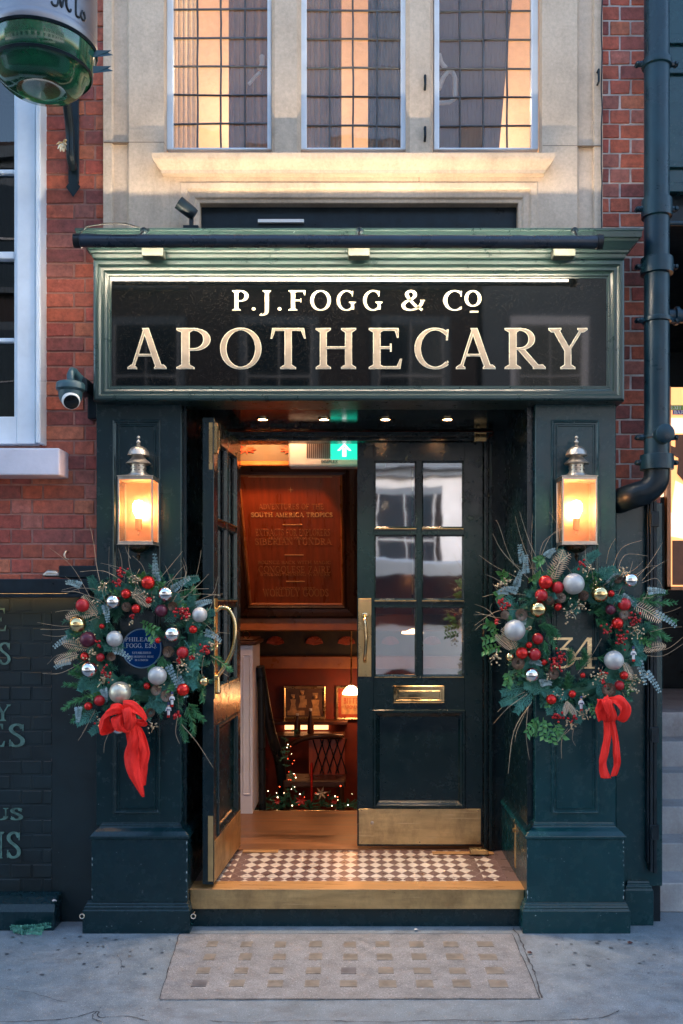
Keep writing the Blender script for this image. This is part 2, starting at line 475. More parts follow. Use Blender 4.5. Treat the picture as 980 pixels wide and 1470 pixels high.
def glyph(ch):
    g = {
    'A': lambda: diag(.09,0,.42,1,.085)+diag(.42,1,.78,0,TK)+hbar(.2,.64,.34,.06)+[foot(.09,.06,e=.09),foot(.80,TK,e=.07)],
    'B': lambda: stem(.2)+[curve([(.2,.96)]+arc(.34,.745,.25,.215,90,-90)+[(.2,.53)]),curve([(.2,.53)]+arc(.36,.283,.29,.247,90,-90)+[(.2,.036)])],
    'C': lambda: [curve(arc(.5,.5,.42,.475,48,312,26))]+[('p',[(.75,.70),(.80,.70),(.82,.97),(.77,.97)]),('p',[(.77,.10),(.82,.17),(.80,.21),(.74,.15)])],
    'D': lambda: stem(.2)+[curve([(.2,.965)]+arc(.38,.5,.43,.465,90,-90,22)+[(.2,.035)])],
    'E': lambda: stem(.2)+hbar(.2,.68,.965)+[('p',[(.60,.965),(.66,.76),(.70,.76),(.70,1)])]+hbar(.2,.52,.52)+[('p',[(.50,.42),(.54,.42),(.54,.62),(.50,.62)])]+hbar(.2,.72,.035)+[('p',[(.64,.035),(.74,0),(.78,.25),(.73,.25)])],
    'F': lambda: stem(.2)+hbar(.2,.68,.965)+[('p',[(.60,.965),(.66,.76),(.70,.76),(.70,1)])]+hbar(.2,.52,.50)+[('p',[(.50,.40),(.54,.40),(.54,.60),(.50,.60)])],
    'G': lambda: [curve(arc(.5,.5,.42,.475,48,325,26))]+[('p',[(.76,.70),(.81,.70),(.83,.97),(.78,.97)])]+stem(.80,.05,.44,TK*.9,False,True),
    'H': lambda: stem(.2)+stem(.82)+hbar(.2,.82,.52,.065),
    'I': lambda: stem(.2),
    'J': lambda: [('p',[(.24,.1),(.42,.1),(.42,1),(.24,1)]),foot(.33,TK,1,-1),curve(catmull([(.335,.14),(.30,-.12),(.12,-.22),(.04,-.17)],6),TK,.08)],
    'K': lambda: stem(.2)+diag(.26,.42,.70,1,.08)+diag(.38,.56,.76,0,TK)+[foot(.70,.06,1,-1,.08),foot(.78,TK,0,1,.06)],
    'L': lambda: stem(.2)+hbar(.2,.70,.035)+[('p',[(.62,.035),(.72,0),(.76,.27),(.71,.27)])],
    'M': lambda: stem(.14,w=.07)+diag(.16,1,.52,.02,TK)+diag(.52,.02,.88,1,.07)+stem(.92,w=TK),
    'N': lambda: stem(.14,w=.07)+diag(.17,1,.80,0,TK)+stem(.82,w=.07,s0=False),
    'O': lambda: [curve(arc(.5,.5,.415,.475,0,360,36))],
    'P': lambda: stem(.2)+[curve([(.2,.965)]+arc(.36,.72,.28,.245,90,-90)+[(.2,.475)])],
    'Q': lambda: [curve(arc(.5,.5,.415,.475,0,360,36))]+diag(.52,.08,.92,-.2,TK),
    'R': lambda: stem(.2)+[curve([(.2,.965)]+arc(.36,.73,.27,.235,90,-90)+[(.2,.495)])]+diag(.38,.49,.78,0,TK)+[foot(.80,TK,0,1,.06)],
    'S': lambda: [curve(catmull([(.56,.80),(.47,.93),(.33,.965),(.18,.90),(.12,.76),(.22,.61),(.42,.47),(.56,.31),(.54,.14),(.38,.035),(.20,.06),(.09,.2)],5),TK*.95,.09),('p',[(.55,.68),(.60,.68),(.61,.97),(.56,.97)]),('p',[(.05,.02),(.10,.02),(.11,.31),(.06,.31)])],
    'T': lambda: stem(.45,s1=False)+hbar(.08,.82,.965)+[('p',[(.03,.74),(.075,.74),(.16,.965),(.07,1)]),('p',[(.825,.74),(.87,.74),(.83,1),(.74,.965)])],
    'U': lambda: stem(.18,.3,1,s0=False)+stem(.74,.3,1,.07,False)+[curve([(.18,.32)]+arc(.46,.30,.28,.265,180,360)+[(.74,.32)],TK,.08)],
    'V': lambda: diag(.14,1,.46,0,TK)+diag(.46,0,.78,1,.08)+[foot(.14,TK,1,-1,.06),foot(.78,.06,1,-1,.08)],
    'W': lambda: diag(.12,1,.38,0,TK)+diag(.38,0,.62,1,.07)+diag(.60,1,.84,0,TK)+diag(.84,0,1.08,1,.07)+[foot(.12,TK,1,-1,.06),foot(1.08,.06,1,-1,.08)],
    'X': lambda: diag(.14,1,.72,0,TK)+diag(.14,0,.70,1,.07)+[foot(.14,TK,1,-1,.05),foot(.72,TK,0,1,.05),foot(.13,.06),foot(.71,.06,1,-1)],
    'Y': lambda: stem(.44,0,.48,s1=False)+diag(.12,1,.44,.44,TK)+diag(.45,.44,.80,1,.085)+[foot(.12,TK,1,-1,.07),foot(.80,.07,1,-1,.09)],
    'Z': lambda: hbar(.1,.68,.965)+hbar(.06,.72,.035)+diag(.14,0,.60,1,TK)+[('p',[(.06,.76),(.10,.76),(.16,.965),(.08,1)]),('p',[(.66,.035),(.72,0),(.74,.26),(.70,.26)])],
    '&': lambda: [curve(catmull([(.93,.50),(.86,.30),(.70,.12),(.45,.035),(.2,.09),(.11,.26),(.22,.43),(.45,.56),(.60,.72),(.57,.90),(.42,.965),(.28,.88),(.28,.72),(.42,.50),(.66,.22),(.92,.03)],5),TK*.9,.09),foot(.93,.05,.53,-1,.08)],
    '.': lambda: [('p',[(.1+.085*math.cos(i*math.pi/6),.085+.085*math.sin(i*math.pi/6)) for i in range(12)])],
    ',': lambda: [('p',[(.05,.14),(.17,.14),(.17,.02),(.08,-.12),(.05,-.1),(.1,.0),(.05,.02)])],
    '-': lambda: hbar(.05,.4,.42,.08),
    '|': lambda: hbar(0,2.2,.42,.07),
    '3': lambda: hbar(.10,.74,.955,.085)+[('p',[(.08,.76),(.12,.76),(.17,.955),(.09,1)])]+diag(.40,.60,.70,.95,.09)+[curve(catmull([(.34,.585),(.52,.60),(.70,.50),(.76,.28),(.66,.06),(.42,-.05),(.16,.0)],6),TK*1.05,.08)],
    '4': lambda: diag(.06,.28,.60,1,.085)+hbar(.03,.92,.26,.09)+[('p',[(.56,-.08),(.72,-.08),(.72,1.0),(.56,.96)])]+hbar(.46,.82,-.06,.06),
    }
    return g.get(ch, lambda: [])()
ADV = dict(A=.90,B=.76,C=.90,D=.92,E=.86,F=.78,G=.98,H=1.04,I=.42,J=.56,K=.90,L=.82,M=1.12,N=1.0,O=1.0,P=.74,Q=1.0,R=.90,S=.70,T=.92,U=.94,V=.92,W=1.22,X=.88,Y=.92,Z=.82)
ADV['&']=1.05; ADV['.']=.28; ADV[',']=.28; ADV[' ']=.42; ADV['-']=.5; ADV['|']=2.3; ADV['3']=.9; ADV['4']=.95
def prim_polys(pr, inset=0.0, wmul=1.0):
    """convex polygons of a stroke, optionally shrunk"""
    if pr[0] == 'p':
        P = [Vector((x, y)) for x, y in pr[1]]
        ar = sum(P[i].x*P[(i+1) % len(P)].y - P[(i+1) % len(P)].x*P[i].y for i in range(len(P)))
        if ar < 0: P.reverse()
        if inset:
            n = len(P); out = []
            for i in range(n):
                a, b, c = P[i-1], P[i], P[(i+1) % n]
                d1 = (b-a); d2 = (c-b)
                if d1.length < 1e-6 or d2.length < 1e-6: continue
                d1.normalize(); d2.normalize()
                n1 = Vector((-d1.y, d1.x)); n2 = Vector((-d2.y, d2.x))
                m = n1+n2
                if m.length < 1e-4: return []
                m.normalize()
                k = min(inset/max(.3, m.dot(n1)), inset*2)
                out.append(b+m*k)
            ar2 = sum(out[i].x*out[(i+1) % len(out)].y - out[(i+1) % len(out)].x*out[i].y for i in range(len(out)))
            if ar2 <= 1e-5: return []
            # reject if it has turned inside out
            lo = min(p.x for p in P); hi = max(p.x for p in P); lo2 = min(p.y for p in P); hi2 = max(p.y for p in P)
            if hi-lo < 2.2*inset or hi2-lo2 < 2.2*inset: return []
            P = out
        return [[(p.x, p.y) for p in P]]
    pts, ws = pr[1], pr[2]
    L, Rr = [], []
    n = len(pts)
    closed = math.hypot(pts[0][0]-pts[-1][0], pts[0][1]-pts[-1][1]) < 1e-4
    for i in range(n):
        a = pts[i-1 if i > 0 else (n-2 if closed else 0)]; b = pts[i+1 if i < n-1 else (1 if closed else n-1)]
        dx, dy = b[0]-a[0], b[1]-a[1]; l = math.hypot(dx, dy) or 1
        nx, ny = -dy/l, dx/l
        w = max(.012, ws[i]*wmul/2-inset)
        L.append((pts[i][0]+nx*w, pts[i][1]+ny*w)); Rr.append((pts[i][0]-nx*w, pts[i][1]-ny*w))
    return [('strip', L, Rr, closed)]
def glyph_mesh(mb, ch, ox, oz, sx, sz, y, depth, inset=0.0, wmul=1.0, ymap=None):
    """raised letter; every stroke a hair proud of the one before, so faces never coincide"""
    k = 0
    for pr in glyph(ch):
        for pl in prim_polys(pr, inset, wmul):
            k += 1
            yf = y - depth - k*.00025
            if pl[0] == 'strip':
                _, L, Rr, closed = pl
                n = len(L)
                vs = []
                for i in range(n):
                    vs += [(ox+L[i][0]*sx, yf, oz+L[i][1]*sz), (ox+Rr[i][0]*sx, yf, oz+Rr[i][1]*sz),
                           (ox+L[i][0]*sx, y, oz+L[i][1]*sz), (ox+Rr[i][0]*sx, y, oz+Rr[i][1]*sz)]
                fs = []
                for i in range(n-1):
                    a, b = i*4, (i+1)*4
                    fs += [(a, a+1, b+1, b), (a, b, b+2, a+2), (a+1, a+3, b+3, b+1)]
                if not closed: fs += [(0,2,3,1), ((n-1)*4, (n-1)*4+1, (n-1)*4+3, (n-1)*4+2)]
                mb.add(vs, fs)
            else:
                n = len(pl)
                vs = [(ox+p[0]*sx, yf, oz+p[1]*sz) for p in pl] + [(ox+p[0]*sx, y, oz+p[1]*sz) for p in pl]
                mb.add(vs, [tuple(range(n))] + [(i, (i+1) % n, (i+1) % n+n, i+n) for i in range(n)])
    return mb
def glyph_box(ch):
    xs = []; ys = []
    for pr in glyph(ch):
        for pl in prim_polys(pr):
            pp = pl[1]+pl[2] if pl[0] == 'strip' else pl
            xs += [p[0] for p in pp]; ys += [p[1] for p in pp]
    return min(xs), max(xs), min(ys), max(ys)
def text_line(mb, txt, cx, z, h, y, depth=.001, width=None, wmul=1.0, align='c', track=.06):
    adv = [ADV.get(c, .8)+track for c in txt]
    tot = sum(adv)
    sx = h if width is None else width/tot
    x = cx - tot*sx/2 if align == 'c' else (cx if align == 'l' else cx-tot*sx)
    for c, a in zip(txt, adv):
        glyph_mesh(mb, c, x, z, sx, h, y, depth, 0, wmul)
        x += a*sx
    return mb

# ------------------------------------------------------------------ THE SETTING: ground
YK = -2.3                                   # kerb line, behind the camera's near edge of view
g = MB(); g.box(-14, 14, -2.3, 0.6, -.3, 0.0)
tag(g.build('pavement', M['pavement']), kind='structure')
g = MB(); g.box(-14, 14, -2.45, -2.304, -.3, .004)
tag(g.build('kerb', M['concrete'], bevel=.012), kind='structure')
g = MB(); g.box(-60, 60, -60, 40, -.5, -.31)
tag(g.build('ground', M['asphalt']), kind='structure')
g = MB(); g.box(-40, 40, -9.2, -2.46, -.309, -.12)
tag(g.build('road', M['asphalt']), kind='structure')
g = MB(); g.box(-40, 40, -12.2, -9.21, -.308, .0)
tag(g.build('far_pavement', M['pavement']), kind='structure')

# slab with pavement lights
def ground_xy(px, py, z=0.0):
    d = F*(EYE-z)/(py-H)
    return ((px-XC)*d/F, d-D)
slab = thing('pavement_slab', 'paler rectangular pavement slab with four rows of small brown blocks, in front of the doorstep', 'slab')
c4 = [ground_xy(257,1342), ground_xy(735,1342), ground_xy(775,1435), ground_xy(229,1436)]
sm = MB()
sm.add([(x, y, .0045) for x, y in c4]+[(x, y, -.02) for x, y in c4], [(0,1,2,3),(0,4,5,1),(1,5,6,2),(2,6,7,3),(3,7,4,0)])
sm.build('slab_surface', M['slab'], slab)
mj = MB()
def groove(a, b, w=.007, z=.0065):
    a = Vector((a[0], a[1], z)); b = Vector((b[0], b[1], z)); d = (b-a).normalized(); n = Vector((-d.y, d.x, 0))*w/2
    mj.add([a-n, b-n, b+n, a+n], [(0,1,2,3)])
for i in range(4):
    a, b = c4[i], c4[(i+1) % 4]
    k = 14; prev = a
    for j in range(1, k+1):
        t = j/k
        q = (a[0]+(b[0]-a[0])*t+random.uniform(-.003,.003), a[1]+(b[1]-a[1])*t+random.uniform(-.003,.003))
        groove(prev, q, random.uniform(.002,.005), .0065+.0001*j+.002*0); prev = q
M['joint'] = simple('dark joint', (.05,.05,.055), .9)
mj.build('joint', M['joint'], slab)
M['block'] = simple('brown pavement block', (.215,.185,.15), .45, 0, .25, 20, .3, 80, .002)
M['block_dark'] = simple('dark pavement block', (.14,.13,.13), .4, 0, .25, 20, .3, 80, .002)
rows = [(1357, [305,353,403,452,502,549,597,646,696], 17, 6), (1375, [300,351,401,452,502,552,601,652,701], 19, 7), (1395, [292,346,397,449,500,553,605,657,709], 20, 7), (1413.5, [286,340,395,448,500,555,609,662,715], 22, 8)]
for ri, (py, xs, w, h) in enumerate(rows):
    for ci, px in enumerate(xs):
        a = ground_xy(px-w/2*1.08, py+h/2+1); b = ground_xy(px+w/2*1.08, py-h/2-1)
        b0 = MB()
        j = [random.uniform(-.004,.004) for _ in range(4)]
        b0.box(a[0]+j[0], b[0]+j[1], a[1]+j[2], b[1]+j[3], .001, .0062+random.uniform(0,.0006))
        b0.build('block', M['block_dark'] if (ri, ci) in ((3,0),(2,4)) else M['block'], slab)
# cracks in the pavement
ck = MB()
def crack(pts, w=.004):
    P = catmull(pts, 7)
    P = [ground_xy(x+random.uniform(-1.6,1.6), y+random.uniform(-.7,.7)) for x, y in P]
    for i in range(len(P)-1):
        a = Vector((P[i][0], P[i][1], .003)); b = Vector((P[i+1][0], P[i+1][1], .003))
        d = (b-a).normalized(); n = Vector((-d.y, d.x, 0))*w*random.uniform(.4,1.3)/2
        ck.add([a-n, b-n, b+n, a+n], [(0,1,2,3)])
crack([(0,1467),(60,1466),(105,1462),(139,1452),(144,1461),(180,1459),(215,1467)])
crack([(139,1452),(132,1462),(146,1468)])
crack([(480,1466),(560,1468),(640,1465),(720,1467),(800,1465),(860,1462),(888,1452)])
crack([(735,1332),(748,1350),(757,1375),(768,1400),(777,1433)], .006)
crack([(0,1420),(40,1425),(95,1440)], .002)
crack([(170,1400),(174,1385),(168,1372)], .002)
crack([(300,1466),(350,1469),(420,1466),(480,1466)], .003)
tag(ck.build('pavement_crack', M['joint']), kind='structure')
# wet stains and small specks of litter near the wall
sp = MB()
for _ in range(60):
    px = random.choice([random.uniform(5,250), random.uniform(755,975)]); py = random.uniform(1345,1400)
    x, y = ground_xy(px, py); r = random.uniform(.004,.013)
    sp.add([(x+r*math.cos(t*math.pi/3)*random.uniform(.6,1.2), y+r*math.sin(t*math.pi/3)*random.uniform(.6,1.2), .0025+_*.00001) for t in range(6)], [tuple(range(6))])
M['stain'] = simple('damp stain', (.07,.08,.09), .35)
tag(sp.build('stain', M['stain']), kind='stuff', label='small dark damp spots on the pavement by the wall', cat='stain')

# ------------------------------------------------------------------ BRICK BUILDING
bld = thing('brick_building', 'red brick building with stone window surround and leaded windows above the green shopfront', 'building')
BY = .12
ST_L, ST_R = PX(148,.08), PX(865,.08)
SW_L, SW_R, SW_B, SW_T = -2.62, PX(57,BY), PZ(640,BY), 4.62
WALL_R = 1.655
core = MB()
core.box(-9, SW_L, BY+.006, .55, 0, 12)
core.box(SW_L, SW_R, BY+.006, .55, 0, SW_B)
core.box(SW_L, SW_R, BY+.012, .55, SW_T, 12)
core.box(SW_R, ST_L+.01, BY+.006, .55, 0, 12)
core.box(ST_L+.01, ST_R-.01, .25, .55, 5.9, 12)
core.build('mortar_wall', M['mortar_red'], bld)
core = MB(); core.box(ST_R-.01, WALL_R, BY+.006, .55, 2.30, 12); core.build('mortar_wall', M['mortar'], bld)
core = MB(); core.box(ST_R-.01, WALL_R, BY+.006, .55, 0, 2.299); core.build('lower_wall', M['black_iron'], bld)
BRICKC = [(.42,.095,.055),(.45,.110,.062),(.36,.075,.052),(.49,.150,.078),(.31,.080,.062),(.38,.125,.092),(.44,.100,.050),(.26,.068,.056)]
def bricks(mb, x0, x1, z0, z1, holes=(), course=.0805, seed=1):
    rnd = random.Random(seed)
    n = int((z1-z0)/course)
    for i in range(n):
        za = z0+i*course; zb = za+course-.010
        x = x0 - (.0 if i % 2 else .17)
        j = i % 2
        while x < x1:
            L = .218 if j % 2 == 0 else .104
            a, b = x, x+L
            x += L+.011; j += 1
            a2, b2 = max(a, x0), min(b, x1)
            if b2-a2 < .02: continue
            segs = [(a2, b2)]
            for (hx0, hx1, hz0, hz1) in holes:
                if zb > hz0 and za < hz1:
                    ns = []
                    for (p, q) in segs:
                        if q <= hx0 or p >= hx1: ns.append((p, q))
                        else:
                            if hx0-p > .02: ns.append((p, hx0))
                            if q-hx1 > .02: ns.append((hx1, q))
                    segs = ns
            for (p, q) in segs:
                c = rnd.choice(BRICKC); k = rnd.uniform(.85,1.2)
                d = rnd.uniform(-.002,.003)
                t = [rnd.uniform(-.0018,.0018) for _ in range(4)]
                mb.add([(p+t[0],BY+d,za+t[2]),(q+t[1],BY+d,za+t[3]),(q+t[1],BY+.03,za+t[3]),(p+t[0],BY+.03,za+t[2]),
                        (p+t[1],BY+d,zb+t[3]),(q+t[0],BY+d,zb+t[2]),(q+t[0],BY+.03,zb+t[2]),(p+t[1],BY+.03,zb+t[3])],
                       [(0,1,5,4),(4,5,6,7),(0,3,2,1),(1,2,6,5),(3,0,4,7)], tuple(v*k for v in c))
PW_T = PZ(843, BY)             # top of the painted part on the left
bk = MB()
bricks(bk, -3.6, ST_L+.005, PW_T, 6.2, [(SW_L, SW_R, SW_B, SW_T)], seed=3)
bk.build('brickwork', M['brick'], bld, bevel=.0025)
bk = MB()
bricks(bk, ST_R-.005, WALL_R, PZ(728,BY), 6.2, seed=5)
bk.build('brickwork', M['brick'], bld, bevel=.0025)
pb = MB()
bricks(pb, -3.6, PX(74,BY), 0.0, PW_T-.01, seed=9)
pbo = pb.build('painted_brickwork', M['brick_painted'], bld, bevel=.003)
pw = MB(); pw.box(-3.6, PX(73,BY), BY+.0035, BY+.0055, 0, PW_T)
pw.box(PX(73,BY)+.002, -1.36, BY+.0025, BY+.0052, 0, PW_T)
pw.build('painted_wall', M['brick_painted'], bld)
pl = MB(); pl.xprism([(-.02,0),(-.02,.10),(0,.135),(.05,.16),(.115,.17),(.115,0)], -3.6, PX(77,-.02))
pl.build('wall_plinth', M['green_worn'], bld, bevel=.006)
lg = MB(); lg.box(-3.6, PX(128,-.03), -.03, .13, PZ(852,-.03), PZ(831,-.03))
lg.box(-3.6, PX(128,-.03), -.03, -.015, PZ(852,-.03)-.022, PZ(852,-.03)-.0005)
lg.box(PX(84,.0), PX(140,.0), .0, .13, PZ(829.5,0), PZ(812,0))
lg.build('ledge', M['black_iron'], bld, bevel=.004)
ls = MB(); ls.box(-3.5, PX(96,.03), .03, .045, PZ(852,-.03)-.004, PZ(852,-.03)-.0008)
M['ledge_led'] = emit('ledge light', (1,.58,.22), 5)
ls.build('ledge_light', M['ledge_led'], bld)
# lettering on the painted wall
M['sign_paint'] = simple('faded mint lettering', (.075,.16,.135), .6, 0, .5, 30, .2, 60, .001)
yl = BY-.004
def wl(txt, pxr, py0, py1, wm=1.0, wd=None):
    mb = MB()
    h = (py1-py0)/sc(yl)
    text_line(mb, txt, PX(pxr, yl), PZ(py1, yl), h, yl, .0012, wd, wm, 'r', .02)
    mb.build('lettering', M['sign_paint'], pbo)
wl('THE', 12, 873, 906, .9, .32); wl('WORLDS', 17, 922, 954, .9, .6); wl('MEDICINES', 38, 1039, 1072, 1.0, 1.05)
wl('CURIOUS', 34, 1160, 1177, 1.4, .62); wl('REMEDIONS', 32, 1194, 1232, 1.0, 1.0)
sc_ = MB(); text_line(sc_, 'Y', PX(5, yl), PZ(1035,yl), .09, yl, .001, None, .6); sc_.build('lettering', M['sign_paint'], pbo)

# stone surround
st = MB()
ztop = 6.0
SB = 3.60
yo = .08
# outer flat jambs with a sunk step
for s, e in ((148, 1), (865, -1)):
    st = MB()
    xs = [PX(s, yo), PX(s+e*12, yo), PX(s+e*15, yo+.02), PX(s+e*34, yo+.02), PX(s+e*37, yo-.005), PX(s+e*87, yo-.005), PX(s+e*91, .14), PX(s+e*92, .30)]
    ys = [yo, yo, yo+.02, yo+.02, yo-.006, yo-.006, .14, .30]
    zj = SB
    v = []; 
    pts = list(zip(xs, ys))
    v = [(x, y, zj) for x, y in pts]+[(x, y, ztop) for x, y in pts]
    n = len(pts)
    st.add(v, [(i, i+1, i+1+n, i+n) for i in range(n-1)])
    st.add([(xs[0], yo, zj), (xs[0], .14, zj), (xs[0], .14, ztop), (xs[0], yo, ztop)], [(0,1,2,3)])
    st.build('stone_jamb', M['stone'], bld)
# lower framed opening
OL, OR_, OT = PX(286,.10), PX(744,.10), PZ(291,.10)
ap = MB()
zs0 = PZ(247,.07)
prof = [(0,.22),(0,.105),(.018,.100),(.024,.088),(.055,.084),(.062,.070),(.095,.066),(.10,.075),(.15,.075)]
xin = [(OL-d, y) for d, y in prof]; xout = [(OR_+d, y) for d, y in prof]; zt = [(OT+d, y) for d, y in prof]
n = len(prof)
v = [(OL-d, y, SB) for d, y in prof]+[(OL-d, y, OT+d) for d, y in prof]+[(OR_+d, y, OT+d) for d, y in prof]+[(OR_+d, y, SB) for d, y in prof]
f = []
for b in (0, n, 2*n):
    f += [(b+i, b+i+1, b+n+i+1, b+n+i) for i in range(n-1)]
ap.add(v, f)
# apron between that frame and the jambs
ax0, ax1 = PX(234,.075), PX(779,.075)
ztp = OT+.15
ap.box(ax0-.004, OL-.149, .0752, .14, SB, ztp)
ap.box(OR_+.149, ax1+.004, .0752, .14, SB, ztp)
ap.box(ax0-.004, ax1+.004, .0755, .3, ztp, PZ(222,.07))
ap.build('stone_apron', M['stone'], bld, bevel=.003)
rb = MB(); rb.box(OL-.05, OR_+.05, .16, .2, 3.5, OT+.04)
rb.build('dark_fascia_board', M['black_iron'], bld)
pl_ = MB(); pl_.box(PX(370,.14), PX(436,.14), .14, .158, PZ(319,.14), PZ(314.5,.14))
pl_.build('pale_label', M['white_plastic'], bld)
# sill
sw = MB()
S0, S1 = PX(222,-.0), PX(792,-.0)
zt_ = PZ(220,.0)
sw.ring_xy(S0, S1, .0, .14, [(-.03,zt_-.092),(-.028,zt_-.075),(-.012,zt_-.06),(.004,zt_-.04),(.012,zt_-.028),(.014,zt_-.004),(.008,zt_),(-.05,zt_+.016)])
sil = sw.build('window_sill', M['stone'], bld, smooth=35)
# stone joints
M['stone_joint'] = simple('dark stone joint', (.16,.12,.09), .9)
for (x0_, x1_, y_, z_) in ((PX(149,.079), PX(235,.07), .0725, PZ(204,.07)), (PX(779,.07), PX(864,.079), .0725, PZ(209,.07))):
    j_ = MB(); j_.box(x0_, x0_+.04 if x0_ < 0 else x1_, y_ if x0_ > 0 else .0785, .15, z_, z_+.0028) if False else j_.box(x0_, x1_, .0733, .15, z_, z_+.003); j_.build('stone_joint', M['stone_joint'], bld)
j_ = MB(); j_.box(PX(601,.07), PX(601,.07)+.003, .0745, .1, PZ(262,.07), PZ(246,.07)); j_.build('stone_joint', M['stone_joint'], bld)
# mullions
for a, b in ((389,431), (583,622)):
    mm_ = MB()
    x0, x1 = PX(a,.10), PX(b,.10)
    pts = [(x0+.0,.26),(x0+.0,.13),(x0+.02,.10),(x1-.02,.10),(x1,.13),(x1,.26)]
    mm_.add([(x,y,PZ(221,.1)-.01) for x,y in pts]+[(x,y,ztop) for x,y in pts], [(i,i+1,i+7,i+6) for i in range(5)])
    mm_.build('stone_mullion', M['stone'], bld)
# pins / casement stays on the right mullion
for py in (117, 191):
    hk = MB(); x = PX(610,.08); z = PZ(py,.08)
    hk.tube([(x,.10,z+.03),(x,.075,z+.03),(x,.072,z-.02),(x,.10,z-.035)], .007, 6)
    hk.build('hook', M['black_iron'], bld, smooth=40)
hk = MB(); hk.tube([(PX(860,.04),.08,PZ(98,.04)),(PX(860,.04),.05,PZ(98,.04)),(PX(860,.04),.05,PZ(116,.04)),(PX(860,.04),.08,PZ(116,.04))], .006, 6); hk.build('hook', M['black_iron'], bld)
cb = MB(); cb.tube([(PX(864,.06),.065,6)]+[(PX(864+random.uniform(-1,1),.06),.065,z*.1) for z in range(59,36,-1)], .004, 5); cb.build('cable', M['black_plastic'], bld)
# leaded casements
WY = .20
wb, wt = PZ(217,WY), 5.95
def casement(a, b, frame_l, frame_r, vx, hy):
    fm = MB()
    x0, x1 = PX(a,WY), PX(b,WY)
    fl, fr = (frame_l)/sc(WY), (frame_r)/sc(WY)
    fm.box(x0, x0+fl, WY-.02, WY+.04, wb, wt); fm.box(x1-fr, x1, WY-.02, WY+.04, wb, wt)
    fm.box(x0+fl, x1-fr, WY-.018, WY+.04, wb, wb+.012); fm.box(x0+fl, x1-fr, WY-.02, WY+.04, wt-.03, wt)
    fo = fm.build('casement_window', M['white_paint'], bld, bevel=.004)
    g0 = MB()
    xs_ = [x0+fl]+[PX(q,WY) for q in vx]+[x1-fr]; zs_ = [wb+.01]; q_ = hy
    while PZ(q_,WY) < wt: zs_.append(PZ(q_,WY)); q_ -= 41.2
    zs_.append(wt)
    for i_ in range(len(xs_)-1):
        for j_ in range(len(zs_)-1):
            ta, tb = random.uniform(-.0016,.0016), random.uniform(-.0016,.0016)
            g0.add([(xs_[i_],WY+.012+ta+tb,zs_[j_]),(xs_[i_+1],WY+.012-ta+tb,zs_[j_]),(xs_[i_+1],WY+.012-ta-tb,zs_[j_+1]),(xs_[i_],WY+.012+ta-tb,zs_[j_+1])], [(0,1,2,3)])
    g0.build('pane', M['glass_lead'], fo, recalc=False)
    ld = MB()
    for px in vx:
        x = PX(px,WY); pts = [(x+random.uniform(-.002,.002), WY+.008, wb+.01+k*.1) for k in range(18)]
        ld.tube(pts, .0060, 6)
    py = hy
    while PZ(py,WY) < wt:
        z = PZ(py,WY)
        ld.tube([(x0+fl,WY+.007,z+random.uniform(-.003,.003)), ((x0+x1)/2,WY+.007,z+random.uniform(-.003,.003)), (x1-fr,WY+.007,z+random.uniform(-.003,.003))], .0055, 6)
        py -= 41.2
    ld.build('leading', M['lead'], fo, smooth=60)
    return fo
casement(240, 390, 9, 6, (283,316.5,351), 177)
casement(430, 583, 10, 8, (473,506.5,541), 179)
casement(622, 772, 8, 10, (660,693.5,728), 180)
# room upstairs
M['plaster'] = simple('warm plaster', (.78,.60,.42), .8, 0, .12, 2, 0)
M['curtain'] = simple('brown curtain', (.26,.12,.075), .85, 0, .35, 6, .4, 12, .02, stretch=(6,6,.4))
M['curtain_dark'] = simple('dark curtain', (.07,.05,.042), .9, 0, .4, 6, .4, 12, .02, stretch=(6,6,.4))
ur = MB(); ur.box(-1.6, 1.6, 1.75, 1.8, 3.9, 6.2); ur.box(-1.6, -1.55, .56, 1.75, 3.9, 6.2); ur.box(1.55, 1.6, .56, 1.75, 3.9, 6.2); ur.box(-1.55, 1.55, .56, 1.75, 6.15, 6.2); ur.box(-1.55,1.55,.30,1.75,3.95,4.0)
ur.build('upstairs_room', M['plaster'], bld)
def cloth(name, col, t_):
    m = simple(name, col, .85, 0, .25, 6, .4, 12, .02, stretch=(6,6,.4)); nt = m.node_tree; b = nt.nodes['Principled BSDF']
    tl = nt.nodes.new('ShaderNodeBsdfTranslucent'); tl.inputs[0].default_value = (*col, 1)
    ms = nt.nodes.new('ShaderNodeMixShader'); ms.inputs[0].default_value = t_
    nt.links.new(b.outputs[0], ms.inputs[1]); nt.links.new(tl.outputs[0], ms.inputs[2]); nt.links.new(ms.outputs[0], nt.nodes['Material Output'].inputs[0])
    return m
M['curtain'] = cloth('brown curtain', (.26,.18,.13), .22)
M['curtain_dark'] = cloth('dark curtain', (.06,.048,.042), .25)
M['cream_reflection'] = cloth('cream reflection cloth', (.88,.80,.68), .6)
def drape(x0, x1, y, z0, z1, amp=.03, n=24, slant=0):
    mb = MB(); vs = []
    for i in range(n+1):
        x = x0+(x1-x0)*i/n; yy = y+amp*math.sin(i*1.7)+amp*.4*math.sin(i*3.1)
        vs += [(x+slant*((i/n)), yy, z0), (x, yy, z1)]
    mb.add(vs, [(2*i, 2*i+2, 2*i+3, 2*i+1) for i in range(n)])
    return mb
drape(PX(238,.5), PX(282,.5), .5, 4.0, 6.15).build('curtain', M['cream_reflection'], bld, smooth=80)  # cream cloth stands in for a bright reflection in the left casement
drape(PX(328,.5), PX(395,.5), .5, 4.0, 6.15).build('curtain', M['curtain'], bld, smooth=80)
drape(PX(440,.52), PX(490,.52), .52, 4.0, 6.15).build('curtain', M['curtain'], bld, smooth=80)
drape(PX(528,.46), PX(585,.46), .46, 4.0, 6.15).build('curtain', M['curtain_dark'], bld, smooth=80)
